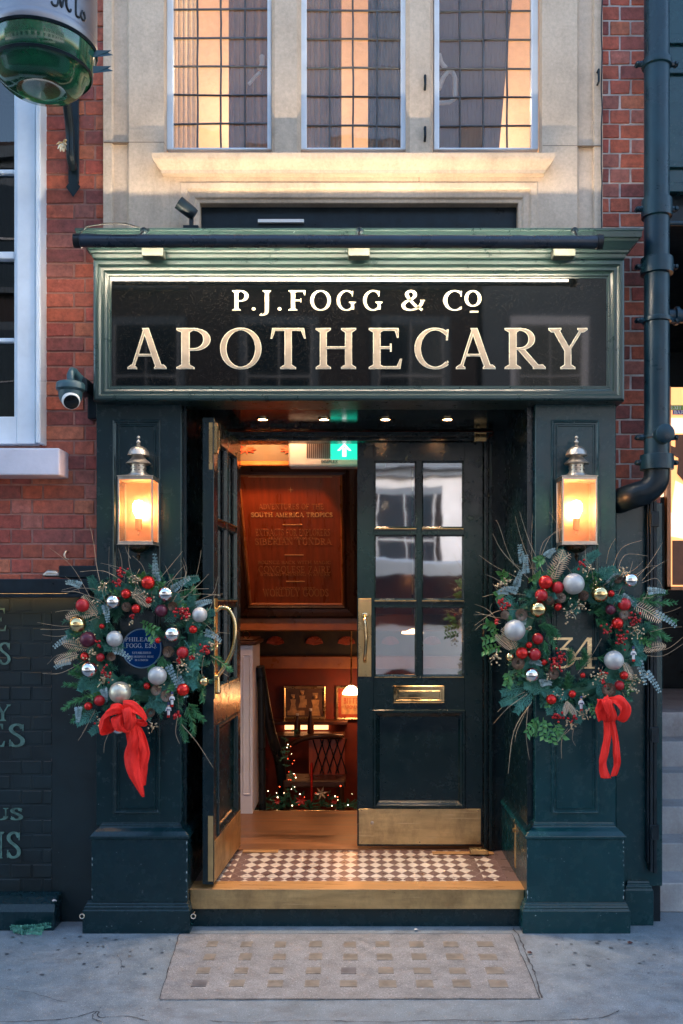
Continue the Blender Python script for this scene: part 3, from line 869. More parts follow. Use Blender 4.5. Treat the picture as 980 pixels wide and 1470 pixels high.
d_ = MB(); d_.add([(PX(622,.5),.5,4.0),(PX(708,.5),.5,4.0),(PX(742,.5),.5,5.6),(PX(622,.5),.5,5.6)], [(0,1,2,3)]); d_.build('curtain', M['curtain_dark'], bld)
wy_ = .27
for pts_, r_ in (([(357,121),(366,110),(373,104)],.010), ([(372,100),(376,92),(376,80)],.014)):
    fb = MB(); fb.tube([(PX(a_,wy_),wy_,PZ(b_,wy_)) for a_, b_ in pts_], r_, 8); fb.build('window_stay', M['white_plastic'], bld, smooth=50)
fb = MB(); fb.tube([(PX(630,wy_),wy_,PZ(78,wy_)),(PX(633,wy_),wy_,PZ(90,wy_)),(PX(640,wy_),wy_,PZ(98,wy_))], .014, 8); fb.build('window_stay', M['white_plastic'], bld, smooth=50)
fb = MB(); fb.tube([(PX(a_,wy_),wy_,PZ(b_,wy_)) for a_, b_ in ((630,148),(645,147),(653,142),(653,112),(650,104),(643,102),(636,112),(630,128))], .013, 8); fb.build('white_chair_arm', M['white_plastic'], bld, smooth=50)
up = bpy.data.lights.new('upstairs_lamp', 'POINT'); up.energy = 6; up.color = (1,.74,.50); up.shadow_soft_size = .15
uo = bpy.data.objects.new('upstairs_lamp', up); uo.location = (-.75, 1.2, 5.2); C.objects.link(uo); uo.parent = bld
up2 = bpy.data.objects.new('upstairs_lamp', up); up2.location = (.85, 1.2, 5.0); C.objects.link(up2); up2.parent = bld
# white sash window on the left
sf = MB()
sy = .02
sf.box(PX(51,sy), PX(57.5,sy), sy, .16, SW_B, SW_T)
sf.box(PX(24,.06), PX(51,.06), .055, .16, SW_B, SW_T)
sf.box(PX(20,.09), PX(26,.09), .09, .16, SW_B, SW_T)
sf.box(SW_L, PX(24,.06), .06, .16, SW_B, PZ(598,.06))
sf.box(SW_L, SW_L+.2, .06, .16, SW_B, SW_T)
sf.box(SW_L, PX(20,.08), .08, .16, PZ(371,.08), PZ(361,.08))
for py in (246, 488): sf.box(SW_L, PX(20,.1), .10, .15, PZ(py+3,.1), PZ(py-3,.1))
sf.box(-2.2, -2.17, .10, .15, SW_B, SW_T)
swf = sf.build('sash_window', M['white_paint'], bld, bevel=.004)
gg = MB(); gg.add([(SW_L,.13,SW_B),(SW_R,.13,SW_B),(SW_R,.13,SW_T),(SW_L,.13,SW_T)], [(0,1,2,3)]); gg.build('pane', M['glass_sash'], swf, recalc=False)
gb = MB(); gb.box(SW_L, SW_R, .45, .5, SW_B, SW_T); gb.build('blind', M['curtain_dark'], swf)
ss = MB(); ss.box(SW_L-.1, PX(85,-.03), -.03, .16, PZ(682,-.03), PZ(643,-.03)); ss.build('sash_sill', M['white_sill'], bld, bevel=.008, seg=2)

# ------------------------------------------------------------------ SHOPFRONT
shop = thing('shopfront', 'dark green painted shopfront with lettered fascia, two pilasters and a recessed doorway', 'shopfront')
# pilasters
def pilaster(L, Rr, bl, br, dl, dr, pnl, mat):
    """L,Rr shaft edges; bl,br base; dl,dr die (all metres)"""
    sh = MB()
    sh.box(L, Rr, 0, .82, .55, 2.80)
    x0, x1, z0, z1 = pnl
    sh.ring_xz(x0-.012, x1+.012, z0-.012, z1+.012, [(0,.002),(.0,-.006),(.008,-.010),(.014,-.004),(.018,.0),(.022,-.004),(.026,.001)], False)
    p = sh.build('pilaster', mat, shop, bevel=.004)
    pn = MB(); pn.ring_xz(x0+.014, x1-.014, z0+.014, z1-.014, [(0,-.0012),(.003,-.0045),(.008,-.0045),(.010,-.0012)])
    pn.build('panel_bead', mat, p)
    b = MB()
    ya = -.06
    b.ring_xy(bl, br, ya, .82, [(0,0),(0,.118),(-.006,.124),(-.006,.135),(-.012,.142),(-.012,.150),(-.02,.158),(-.02,.166)])
    b.build('plinth_base', M['green_worn'] if mat is M['green'] else mat, p, bevel=.002)
    b2 = MB()
    b2.ring_xy(dl, dr, ya+.015, .818, [(0,.160),(0,.492),(.008,.494),(.010,.508),(.002,.516),(-.010,.530),(-.030,.545),(-.036,.552),(-.036,.560),(-.042,.564),(-.046,.574),(-.052,.580)])
    b2.build('plinth', M['green_worn'] if mat is M['green'] else mat, p, bevel=.002)
    cp = MB(); rc = random.Random(int(abs(L)*1000))
    def chip(x, y, z, w, h):
        k = 7; cp.add([(x+w*math.cos(i*6.283/k)*rc.uniform(.5,1.1), y, z+h*math.sin(i*6.283/k)*rc.uniform(.5,1.1)) for i in range(k)], [tuple(range(k))])
    for _ in range(16):
        chip(dr-.003-abs(rc.gauss(0,.003)) if rc.random() < .75 else dl+.004, -.0462, rc.uniform(.17,.48), rc.uniform(.0015,.004), rc.uniform(.003,.012))
    for _ in range(7): chip(rc.uniform(dl+.02,dr-.02), -.0462, rc.uniform(.18,.47), rc.uniform(.001,.0028), rc.uniform(.001,.004))
    for _ in range(8): chip(rc.uniform(bl+.01,br-.01), -.0612, rc.uniform(.01,.11), rc.uniform(.001,.004), rc.uniform(.001,.003))
    for _ in range(9): chip(rc.uniform(L+.01,Rr-.01), -.0012, rc.uniform(.65,1.5), rc.uniform(.0008,.002), rc.uniform(.0008,.003))
    cp.build('chipped_paint', M['chip'], p)['kind'] = 'stuff'
    return p
M['chip'] = simple('bare primer chip', (.34,.40,.42), .7)
pil_l = pilaster(PX(138,0), PX(260,0), PX(118,-.06), PX(272,-.06), PX(131,-.045), PX(269,-.045), (PX(165,0),PX(227,0),PZ(1165,0),PZ(606,0)), M['green'])
pil_r = pilaster(PX(768,0), PX(884,0), PX(750,-.06), PX(905,-.06), PX(756,-.045), PX(896,-.045), (PX(794,0),PX(857,0),PZ(1165,0),PZ(606,0)), M['teal'])
for x in (PX(117,-.08), PX(277,-.08)):
    e = MB(); c = Vector((x, -.075, PZ(1316,-.08)))
    e.tube([c+Vector((.012*math.cos(t*math.pi/6), 0, .012*math.sin(t*math.pi/6))) for t in range(13)], .003, 6)
    e.tube([c+Vector((0,.0,.01)), c+Vector((0,.04,.01))], .003, 5)
    e.build('ring_hook', M['nickel'], shop, smooth=60)
# side panel beyond the right pilaster
spn = MB()
spn.box(PX(884,.10), 1.658, .10, .118, .2, PZ(722,.10))
spn.build('side_panel', M['teal'], shop, bevel=.003)
sb2 = MB(); sb2.ring_xy(PX(897,.06), PX(938,.06), .06, .12, [(0,0),(0,.19),(-.006,.195),(-.006,.208),(-.015,.215),(-.015,.225),(-.02,.235)])
sb2.build('side_panel_base', M['teal'], shop, bevel=.002)

# fascia
FX0, FX1, FZ0, FZ1 = PX(133,-.10), PX(897,-.10), PZ(575,-.10), PZ(372,-.10)
fr = MB()
fr.ring_xz(FX0, FX1, FZ0, FZ1, [(0,.13),(0,-.088),(.004,-.096),(.012,-.100),(.026,-.100),(.030,-.092),(.038,-.084),(.052,-.084),(.056,-.074),(.066,-.068),(.074,-.068),(.078,-.060),(.086,-.060),(.086,-.045)])
fas = fr.build('fascia', M['green_fascia_lit'], shop, smooth=0)
gp = MB(); gp.box(FX0+.08, FX1-.08, -.055, -.045, FZ0+.08, FZ1-.08)
m, nt, b = newmat('black fascia glass')
n1 = noise(nt, 170, 5, .75); n2 = noise(nt, 2.4, 3, .6)
a_ = ramp(nt, n1.outputs[0], [(.52, .0), (.72, 1)])
dm = ramp(nt, n2.outputs[0], [(.3, .3), (.7, 1)])
dd = mix(nt, 1.0, a_.outputs[0], dm.outputs[0], 'MULTIPLY')
c_ = mix(nt, dd, (.0010,.0022,.003), (.036,.030,.024))
nt.links.new(c_, b.inputs['Base Color'])
b.inputs['Roughness'].default_value = .035
b.inputs['Specular IOR Level'].default_value = .45
nw = noise(nt, 1.3, 2, .5)
bump(nt, b, nw.outputs[0], .04, .02)
M['black_glass'] = m
gpo = gp.build('glass_panel', M['black_glass'], fas)
LY = -.055
def letter(ch, a, b_, py0, py1, inner=True, wm=1.0):
    gx0, gx1, gz0, gz1 = glyph_box(ch)
    X0, X1 = PX(a, LY), PX(b_, LY)
    if ch == 'J': Z1, Z0 = PZ(py0, LY), PZ(py1, LY); sz = (Z1-Z0); oz = Z0
    else: Z1, Z0 = PZ(py0, LY), PZ(py1, LY); sz = (Z1-Z0)/1.0; oz = Z0
    sx = (X1-X0)/(gx1-gx0)
    ox = X0-gx0*sx
    mb = MB(); glyph_mesh(mb, ch, ox, oz, sx, sz, LY-.0005, .0018, 0, wm)
    if inner:
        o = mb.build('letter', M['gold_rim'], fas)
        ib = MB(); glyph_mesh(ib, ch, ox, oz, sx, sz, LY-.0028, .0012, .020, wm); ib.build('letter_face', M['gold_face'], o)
    else:
        o = mb.build('letter', M['gold_rim'], fas)
    return o
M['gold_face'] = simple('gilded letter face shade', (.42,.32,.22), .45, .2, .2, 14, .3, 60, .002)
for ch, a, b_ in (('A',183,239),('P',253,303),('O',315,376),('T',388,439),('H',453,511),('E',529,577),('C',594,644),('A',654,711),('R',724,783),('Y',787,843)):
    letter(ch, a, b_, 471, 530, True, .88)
for ch, a, b_ in (('P',333,357),('.',361,367),('J',372,389),('.',398,404),('F',414,438),('O',445,475),('G',483,511),('G',521,549),('&',576,610),('C',636,663)):
    letter(ch, a, b_, 417, 446, False, 1.0)
o_ = MB(); glyph_mesh(o_, 'O', PX(667,LY), PZ(440,LY), .085, .082, LY-.0005, .0035, 0, 1.25)
o_.box(PX(674,LY), PX(686.5,LY), LY-.004, LY, PZ(449,LY), PZ(446.5,LY))
o_.build('letter', M['gold_rim'], fas)

# cornice
CZ = FZ1
co = MB()
co.ring_xy(FX0+.004, FX1-.004, -.098, .078, [(-.01,CZ-.002),(0,CZ+.001),(.006,CZ+.008),(.008,CZ+.024),(.018,CZ+.030),(.020,CZ+.040),(.034,CZ+.058),(.056,CZ+.076),(.060,CZ+.086),(.070,CZ+.090),(.072,CZ+.118),(.076,CZ+.122),(.076,CZ+.132),(.05,CZ+.14)])
cor = co.build('cornice', M['green_fascia_lit'], shop, smooth=20)
lead_ = MB()
zc = CZ+.134
lead_.add([(FX0-.06,-.165,zc+.002),(FX1+.06,-.165,zc+.002),(FX1+.06,.078,zc+.03),(FX0-.06,.078,zc+.03)],[(0,1,2,3)])
lead_.build('cornice_flashing', M['lead'], cor)
# soffit over the doorway and the recess
so = MB()
so.box(PX(260,0)-.01, PX(768,0)+.01, -.012, .12, FZ0+.004, FZ0+.10)
so.box(PX(260,0)-.01, PX(768,0)+.01, .12, .80, 2.797, 2.86)
so.box(FX0+.02, FX1-.02, -.04, .0, FZ0+.004, FZ0+.06)
so.build('soffit', M['soffit'], shop)
for i, px in enumerate((377, 465, 553, 642)):
    x = PX(px,.41)
    dl = MB(); dl.lathe([(.036,2.7955),(.036,2.790),(.028,2.7885),(.026,2.7955)], (x,.41,0), 20)
    d = dl.build('downlight', M['brass_pol'], shop, smooth=40)
    ln = MB(); ln.lathe([(.0001,2.7925),(.027,2.7925)], (x,.41,0), 16); ln.build('lens', M['spot'], d)
    L = bpy.data.lights.new('downlight_lamp', 'SPOT'); L.energy = 13; L.color = (1,.68,.40); L.spot_size = R(95); L.spot_blend = .7; L.shadow_soft_size = .03
    lo = bpy.data.objects.new('downlight_lamp', L); lo.location = (x,.41,2.78); C.objects.link(lo); lo.parent = d
# reveals (inner returns behind the shafts)
rv = MB()
for s in (-1, 1):
    rv = MB()
    rv.add([(s*.97,.05,.2),(s*.915,.05,.2),(s*.915,.80,.2),(s*.846,.80,.2),(s*.846,.88,.2),(s*.97,.88,.2)]+[(s*.97,.05,2.8),(s*.915,.05,2.8),(s*.915,.80,2.8),(s*.846,.80,2.8),(s*.846,.88,2.8),(s*.97,.88,2.8)], [(i,(i+1)%6,(i+1)%6+6,i+6) for i in range(6)])
    rv.build('reveal', M['door'], shop)
# brass-edged plinth returns
for s in (-1, 1):
    pr = MB()
    prof = [(.905,.2),(.905,.50),(.897,.504),(.897,.52),(.905,.53),(.925,.555),(.930,.57),(.935,.575)]
    vs = [(s*x, -.03, z) for x, z in prof]+[(s*x, .815, z) for x, z in prof]
    n = len(prof)
    pr.add(vs, [(i, i+1, i+1+n, i+n) for i in range(n-1)])
    pr.build('plinth_return', M['door'], shop)
bt = MB(); x = .895; bt.tube([(x,.30,.50),(x,.30,.245)], .006, 8); bt.tube([(x+.01,.30,.455),(x-.015,.30,.455)], .012, 8); bt.box(x,x+.012,.285,.315,.42,.49); bt.box(x,x+.012,.288,.312,.24,.27); bt.sphere((x,.30,.505),.011,8,6)
bt.build('door_bolt', M['brass'], shop, smooth=40)
# door frame
df = MB()
def jamb(s):
    df.box(min(s*.782,s*.80), max(s*.782,s*.80), .77, .88, .21, 2.735)
    df.box(min(s*.801,s*.812), max(s*.801,s*.812), .785, .88, .21, 2.746)
    df.box(min(s*.813,s*.835), max(s*.813,s*.835), .765, .88, .21, 2.757)
    df.box(min(s*.836,s*.846), max(s*.836,s*.846), .78, .88, .21, 2.768)
jamb(-1); jamb(1)
df.box(-.781, .781, .77, .88, 2.732, 2.746); df.box(-.80, .80, .785, .88, 2.747, 2.757); df.box(-.812,.812,.765,.88,2.758,2.776); df.box(-.835,.835,.78,.88,2.777,2.79)
df.build('door_frame', M['door'], shop, bevel=.002)

# doors: leaf coordinates u from the hinge (0) to the free edge (.776); front face y=0, back y=.06
def leaf(sgn, loc, rotz, label, handle_back):
    def X(u): return sgn*u
    def bx(mb, u0, u1, y0, y1, z0, z1): mb.box(min(X(u0),X(u1)), max(X(u0),X(u1)), y0, y1, z0, z1)
    Z0, Z1 = .232, 2.728
    W_ = .776
    cols = [(.115,.377),(.409,.671)]
    rws = [(2.198,2.615),(1.752,2.158),(1.280,1.712)]
    f = MB()
    bx(f, 0, .112, 0, .06, Z0, Z1); bx(f, .674, W_, 0, .06, Z0, Z1)
    bx(f, .112, .674, 0, .06, 2.618, Z1); bx(f, .112, .674, 0, .06, 1.069, 1.277); bx(f, .112, .674, 0, .06, Z0, .471)
    bx(f, .112, .674, .02, .04, .471, 1.069)
    bx(f, .380, .406, .004, .056, 1.277, 2.618)
    for a, b_ in ((1.715,1.749),(2.161,2.195)):
        bx(f, .112, .380, .004, .056, a, b_); bx(f, .406, .674, .004, .056, a, b_)
    d = f.build('door', M['door'], shop, bevel=.0015, loc=loc, rot=(0,0,rotz))
    d['label'] = label
    md = MB()
    for (u0, u1) in cols:
        for (z0, z1) in rws:
            x0, x1 = sorted((X(u0-.004), X(u1+.004)))
            md.ring_xz(x0, x1, z0-.004, z1+.004, [(0,.002),(0,-.001),(.005,-.001),(.014,.018),(.014,.024)])
            md.ring_xz(x0, x1, z0-.004, z1+.004, [(0,.058),(0,.061),(.005,.061),(.014,.042),(.014,.036)])
    x0, x1 = sorted((X(.108), X(.678)))
    for a, s in ((-.001,1),(.061,-1)):
        md.ring_xz(x0, x1, .467, 1.073, [(0,a+.002*s),(-.002,a),(.004,a-.008*s),(.016,a-.008*s),(.022,a+.002*s),(.030,a+.006*s),(.034,a+.012*s),(.042,a+.019*s)])
    md.build('glazing_bead', M['door'], d)
    for (u0, u1) in cols:
        for (z0, z1) in rws:
            p = MB(); x0, x1 = sorted((X(u0), X(u1)))
            p.add([(x0,.03,z0),(x1,.03,z0),(x1,.03,z1),(x0,.03,z1)], [(0,1,2,3)])
            p.build('pane', M['glass_door'], d, recalc=False)
    sbd = MB()  # brass strips added to stand in for gold highlights on the bevels
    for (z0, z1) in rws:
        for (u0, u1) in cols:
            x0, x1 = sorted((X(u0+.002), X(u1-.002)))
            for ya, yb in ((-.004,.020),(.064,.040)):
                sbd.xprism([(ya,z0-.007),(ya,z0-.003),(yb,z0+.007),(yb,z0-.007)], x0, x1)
    sbd.build('highlight_bead', M['brass'], d)
    kp = MB()
    for ya, yb in ((-.003,-.0005),(.0605,.063)): bx(kp, .012, .766, ya, yb, .243, .462)
    k = kp.build('kick_plate', M['brass_dull'], d, bevel=.0008)
    for u in (.03, .39, .75):
        for z in (.256, .449):
            sw_ = MB(); sw_.lathe([(.0045,0),(.003,.0012),(.0001,.0014)], (X(u), -.003, z), 8, Matrix.Rotation(R(90),3,'X')); sw_.lathe([(.0045,0),(.003,.0012),(.0001,.0014)], (X(u), .063, z), 8, Matrix.Rotation(R(-90),3,'X')); sw_.build('screw', M['brass_pol'], k)
    lk = MB()
    if not handle_back:
        c = Vector((X(.684), -.003, .375)); lk.lathe([(.011,0),(.011,.003),(.008,.005),(.0001,.005)], c, 16, Matrix.Rotation(R(90),3,'X'))
        lk.build('lock', M['nickel'], d, smooth=40)
        lb = MB(); x0, x1 = sorted((X(.235), X(.553)))
        lb.ring_xz(x0, x1, 1.117, 1.224, [(0,0),(0,-.006),(.004,-.009),(.016,-.009),(.020,-.005),(.030,-.005),(.034,-.008)], True)
        lb.build('letterbox', M['brass_pol'], d, smooth=30)
        hp = MB(); bx(hp, .688, .770, -.005, -.0005, 1.28, 1.762)
        for z in (1.30, 1.742):
            for u in (.700,.758): hp.sphere((X(u), -.005, z), .004, 8, 5)
        hp.build('handle_plate', M['brass'], d, bevel=.002)
        h = MB(); uu = .729
        h.tube([(X(uu),-.005,1.655),(X(uu),-.03,1.652),(X(uu),-.055,1.63),(X(uu-.004),-.062,1.585),(X(uu-.008),-.062,1.52),(X(uu-.004),-.058,1.45),(X(uu),-.045,1.405),(X(uu),-.02,1.378),(X(uu),-.005,1.375)], [.013,.011,.010,.010,.011,.010,.010,.011,.013], 10)
        h.lathe([(.02,0),(.02,.006),(.012,.010)], (X(uu),-.005,1.655), 14, Matrix.Rotation(R(90),3,'X'))
        h.build('handle', M['brass_pol'], d, smooth=60)
    else:
        hp = MB(); bx(hp, .70, .772, .0605, .066, 1.22, 1.76); hp.build('handle_plate', M['brass'], d, bevel=.002)
        h = MB(); uu = .735
        P = catmull([(.066,1.69),(.09,1.712),(.135,1.70),(.165,1.64),(.168,1.55),(.15,1.47),(.115,1.40),(.075,1.345),(.066,1.335)], 4)
        h.tube([(X(uu), y, z) for y, z in P], .0115, 10)
        h.lathe([(.018,0),(.018,.012)], (X(uu),.066,1.335), 12, Matrix.Rotation(R(-90),3,'X'))
        h.tube([(X(uu),.075,1.34),(X(uu),.075,1.27)], [.010,.014], 8); h.sphere((X(uu),.075,1.26), .016, 10, 6)
        h.build('handle', M['brass_pol'], d, smooth=60)
        fp = MB(); fp.box(min(X(.7765),X(.779)), max(X(.7765),X(.779)), .035, .055, 2.45, 2.70); fp.build('edge_bolt', M['brass'], d)
        fp = MB(); fp.box(min(X(.7765),X(.779)), max(X(.7765),X(.779)), .03, .058, .25, .60)
        fp.build('edge_bolt', M['brass'], d)
        hb = MB(); bx(hb, .73, .765, .0605, .078, 2.54, 2.70); hb.tube([(X(.75),.085,2.66),(X(.75),.085,2.56)], .006, 6); hb.build('bolt', M['brass'], d)
    return d
leaf(-1, (.7785,.80,0), 0, 'closed right hand door leaf with brass letterbox', False)
leaf(1, (-.7785,.80,0), R(-93.4), 'open left hand door leaf swung out to the street', True)
hg = MB(); hg.box(PX(680,.78), PX(697.5,.78), .765, .768, PZ(627,.78), PZ(621.5,.78)); hg.box(PX(680,.78), PX(697.5,.78), .765, .768, PZ(634,.78), PZ(628.5,.78))
hg.build('hinge', M['brass'], shop)

# threshold, tiles, riser
th = MB()
th.box(PX(273,.02), PX(752,.02), .02, .022, .103, .205)
th.box(PX(273,.02), PX(752,.02), .023, .055, .15, .2035)
th.build('threshold_plate', M['brass_dull'], shop, bevel=.001)
t2 = MB(); t2.box(-.897, .897, .018, .165, .2045, .2085); t2.build('threshold_nosing', M['brass_wood'] if 'brass_wood' in M else M['wood_strip'], shop, bevel=.0015)
rs = MB(); rs.box(-.90, .90, .05, .06, 0, .103); rs.build('riser', M['green_worn'], shop)
bs = MB(); bs.box(-.90, .90, .06, .80, .05, .203)
M['tile_brown'] = simple('brown grey tile', (.16,.105,.095), .3, 0, .2, 12, .1, 60, .001)
m, nt, b = newmat('harlequin tile')
tc = nt.nodes.new('ShaderNodeTexCoord'); sx = nt.nodes.new('ShaderNodeSeparateXYZ'); nt.links.new(tc.outputs['Object'], sx.inputs[0])
def mth(op, a, b2=None):
    n = nt.nodes.new('ShaderNodeMath'); n.operation = op
    for i, v in enumerate((a, b2)):
        if v is None: continue
        if isinstance(v, (int, float)): n.inputs[i].default_value = v
        else: nt.links.new(v, n.inputs[i])
    return n.outputs[0]
def tri(sock, per, ph=0.0):   # distance from the middle of the period, 0..1
    f_ = mth('FRACT', mth('ADD', mth('DIVIDE', sock, per), ph))
    return mth('MULTIPLY', mth('ABSOLUTE', mth('SUBTRACT', f_, .5)), 2.0)
PXT, PYT = .073, .1117
s_ = mth('ADD', tri(sx.outputs[0], PXT), tri(sx.outputs[1], PYT, .1))
dia = mth('GREATER_THAN', s_, 1.0)
ln_ = mth('LESS_THAN', mth('ABSOLUTE', mth('SUBTRACT', s_, 1.0)), .045)
ax = mth('ABSOLUTE', sx.outputs[0])
b1 = mth('MULTIPLY', mth('GREATER_THAN', ax, .665), mth('LESS_THAN', ax, .705))
b3 = mth('GREATER_THAN', ax, .80)
b2f = mth('MULTIPLY', mth('LESS_THAN', sx.outputs[1], .250), mth('GREATER_THAN', sx.outputs[1], .242))
bz = mth('MAXIMUM', b1, b3)
nz = noise(nt, 8, 4, .6)
lc = ramp(nt, nz.outputs[0], [(.3, (.58,.50,.43)), (.7, (.74,.66,.58))]).outputs[0]
dc = ramp(nt, nz.outputs[0], [(.3, (.13,.075,.07)), (.7, (.20,.125,.115))]).outputs[0]
c = mix(nt, dia, lc, dc)
c = mix(nt, mth('MAXIMUM', bz, b2f), c, dc)
c = mix(nt, ln_, c, (.30,.25,.22))
nt.links.new(c, b.inputs['Base Color'])
rr = ramp(nt, nz.outputs[0], [(.3,.22),(.7,.45)]); nt.links.new(rr.outputs[0], b.inputs['Roughness'])
M['tiles'] = m
tag(bs.build('tiled_floor', M['tiles']), kind='structure')
es = MB(); es.box(.832,.895,.166,.795,.2035,.2055)
for i in range(9): pass
es.build('edge_tile', M['tile_brown'], shop)

# strip light on the bar in front of the fascia
bar = thing('fascia_light', 'long dark blue tubular strip light mounted along the cornice above the lettering', 'sign light', (0,-.33,PZ(347,-.33)))
zb = PZ(347,-.33)
x0, x1 = PX(110,-.33), PX(862,-.33)
t = MB(); t.tube([(x0,0,.004),(x1,0,-.002)], .031, 20); t.build('tube', M['bar_blue'] if 'bar_blue' in M else M['black_iron'], bar, smooth=40)
t = MB(); t.tube([(x0-.012,0,.004),(x0+.02,0,.004)], .035, 20); t.build('end_cap', M['black_plastic'], bar, smooth=40)
t = MB(); t.tube([(x1-.02,0,-.002),(x1+.008,0,-.002)], .036, 20); t.build('end_cap', M['black_plastic'], bar, smooth=40)
t = MB(); t.tube([(-1.385,.035,-.009),(1.165,.035,-.014)], .005, 10); t.build('led_strip', M['led'], bar)
for px in (203, 516, 828):
    x = PX(px,-.30)
    t = MB(); t.sphere((x,.08,.085), .019, 12, 8); t.tube([(x,.08,.085),(x-.004,.03,.05),(x-.004,.0,.02)], .006, 6); t.tube([(x,.08,.085),(x+.01,.13,.11)], .01, 8); t.build('bracket', M['black_iron'], bar, smooth=50)
for px in (216, 515, 813):
    x = PX(px,-.24)
    t = MB(); t.box(x-.055, x+.055, .13, .20, PZ(367,-.2)-zb, PZ(355,-.2)-zb); t.build('driver_box', M['cream'], bar, bevel=.003)
t = MB(); t.tube([Vector((PX(a,-.3)-0, .03, PZ(b_,-.3)-zb)) for a, b_ in ((112,350),(112,338),(124,325),(150,321),(180,321),(200,327))], .004, 6); t.build('cable', M['black_plastic'], bar, smooth=60)

# small floodlight on the ledge above the cornice
fl = thing('floodlight', 'small black spotlight tilted on top of the cornice at the left', 'spotlight', (PX(268,-.03),-.03,PZ(300,-.03)))
t = MB(); rot = Matrix.Rotation(R(-35),3,'Y') @ Matrix.Rotation(R(-50),3,'X')
t.lathe([(.030,-.05),(.034,-.03),(.036,.045),(.036,.052)], (0,0,0), 18, Matrix.Rotation(R(-55),3,'Y') @ Matrix.Rotation(R(15),3,'X')); t.build('body', M['black_iron'], fl, smooth=40)
t = MB(); t.tube([(.02,.02,-.03),(.02,.02,-.10)], .012, 8); t.box(-.02,.06,0,.05,-.10,-.085); t.build('mount', M['black_iron'], fl)
t = MB(); t.lathe([(.031,.0525),(.0001,.0535)], (0,0,0), 16, Matrix.Rotation(R(-55),3,'Y') @ Matrix.Rotation(R(15),3,'X')); t.build('lens', M['white_plastic'], fl)

# ------------------------------------------------------------------ wall lanterns
def lantern(loc, label):
    L = thing('wall_lantern', label, 'lantern', loc, 0, 'lit brass wall lanterns on the pilasters')
    return L
def lantern_parts(L):
    # local: origin on the wall at the body's middle height; y negative towards the street
    hw, zt, zb2, yf, yb = .086, .166, -.166, -.155, -.012
    f = MB()
    for (zz, e) in ((zt, .004), (zb2, .004)):
        s = 1 if zz > 0 else -1
        f.box(-hw-e, hw+e, yf-e, yb, zz-.008, zz+.008)
        f.box(-hw-e-.004, hw+e+.004, yf-e-.004, yb, zz+s*.010-.002, zz+s*.010+.003)
    for x in (-hw, hw):
        f.box(x-.004, x+.004, yf-.003, yf+.005, zb2, zt)
        f.box(x-.004, x+.004, yb-.006, yb, zb2, zt)
    f.build('frame', M['nickel'], L, bevel=.001)
    bp = MB(); bp.box(-hw+.004, hw-.004, yb-.003, yb, zb2, zt); bp.build('back_plate', M['copper'], L)
    g = MB()
    g.add([(-hw,yf,zb2),(hw,yf,zb2),(hw,yf,zt),(-hw,yf,zt)], [(0,1,2,3)])
    for x in (-hw, hw): g.add([(x,yf,zb2),(x,yb,zb2),(x,yb,zt),(x,yf,zt)], [(0,1,2,3)])
    g.build('glass', M['glass_lamp'], L, recalc=False)
    yc = -.085
    rf = MB(); rf.ring_xy(-hw, hw, yf, yb, [(.004,zt+.013),(-.03,zt+.022),(-.05,zt+.028)]); 
    rf.lathe([(.055,zt+.02),(.052,zt+.028),(.048,zt+.032)], (0,yc,0), 20)
    ro = rf.build('roof', M['nickel'], L, smooth=40)
    ch = MB(); ch.lathe([(.042,zt+.03),(.042,zt+.040),(.039,zt+.042),(.039,zt+.056),(.042,zt+.058),(.042,zt+.061),(.039,zt+.063),(.039,zt+.078),(.042,zt+.080),(.042,zt+.084)], (0,yc,0), 20)
    chim = ch.build('chimney', M['nickel'], L, smooth=30)
    vh = MB()
    for zz in (.049,.070):
        for k in range(8):
            a = R(-90+(k-3.5)*34); p = (.0395*math.cos(a), yc+.0395*math.sin(a), zt+zz)
            vh.obox(p, (.007,.003,.005), Matrix.Rotation(a+math.pi/2,3,'Z'))
    vh.build('vent_hole', M['black_plastic'], chim)
    br = MB(); br.lathe([(.040,zt+.084),(.064,zt+.082),(.065,zt+.086),(.052,zt+.098),(.042,zt+.106),(.034,zt+.116),(.033,zt+.126)], (0,yc,0), 28); br.build('brim', M['nickel'], L, smooth=40)
    do = MB(); do.lathe([(.033,zt+.126),(.056,zt+.124),(.0575,zt+.128),(.054,zt+.135),(.050,zt+.150),(.040,zt+.164),(.024,zt+.173),(.010,zt+.177),(.006,zt+.178)], (0,yc,0), 28); do.build('dome', M['nickel'], L, smooth=40)
    fi = MB(); fi.lathe([(.008,zt+.176),(.010,zt+.182),(.005,zt+.187),(.011,zt+.192),(.012,zt+.197),(.005,zt+.207),(.004,zt+.212),(.009,zt+.217),(.0095,zt+.222),(.006,zt+.228),(.0005,zt+.231)], (0,yc,0), 14); fi.build('finial', M['nickel'], L, smooth=50)
    bo = MB(); bo.lathe([(.058,zb2-.010),(.055,zb2-.022),(.042,zb2-.038),(.022,zb2-.047),(.010,zb2-.05),(.007,zb2-.062),(.012,zb2-.068),(.008,zb2-.074),(.006,zb2-.086),(.0005,zb2-.09)], (0,yc,0), 22); bo.build('bottom_boss', M['nickel_dark'], L, smooth=50)
    ho = MB(); ho.lathe([(.0005,-.125),(.008,-.12),(.006,-.10),(.017,-.095),(.018,-.05),(.018,-.035)], (0,yc,0), 16); ho.build('lamp_holder', M['copper'], L, smooth=40)
    bu = MB(); bu.lathe([(.013,-.035),(.015,-.025),(.026,-.005),(.031,.018),(.028,.040),(.018,.055),(.0005,.060)], (0,yc,0), 18); bu.build('bulb', M['bulb_warm'], L, smooth=60)
    arm = MB(); arm.box(-.03,.03,yb,0,-.12,.12); arm.build('wall_mount', M['nickel_dark'], L)
M['nickel_dark'] = simple('dark bronze', (.13,.09,.06), .35, 1, .25, 12, .2, 60, .002)
zl = (PZ(686,-.155)+PZ(779,-.155))/2
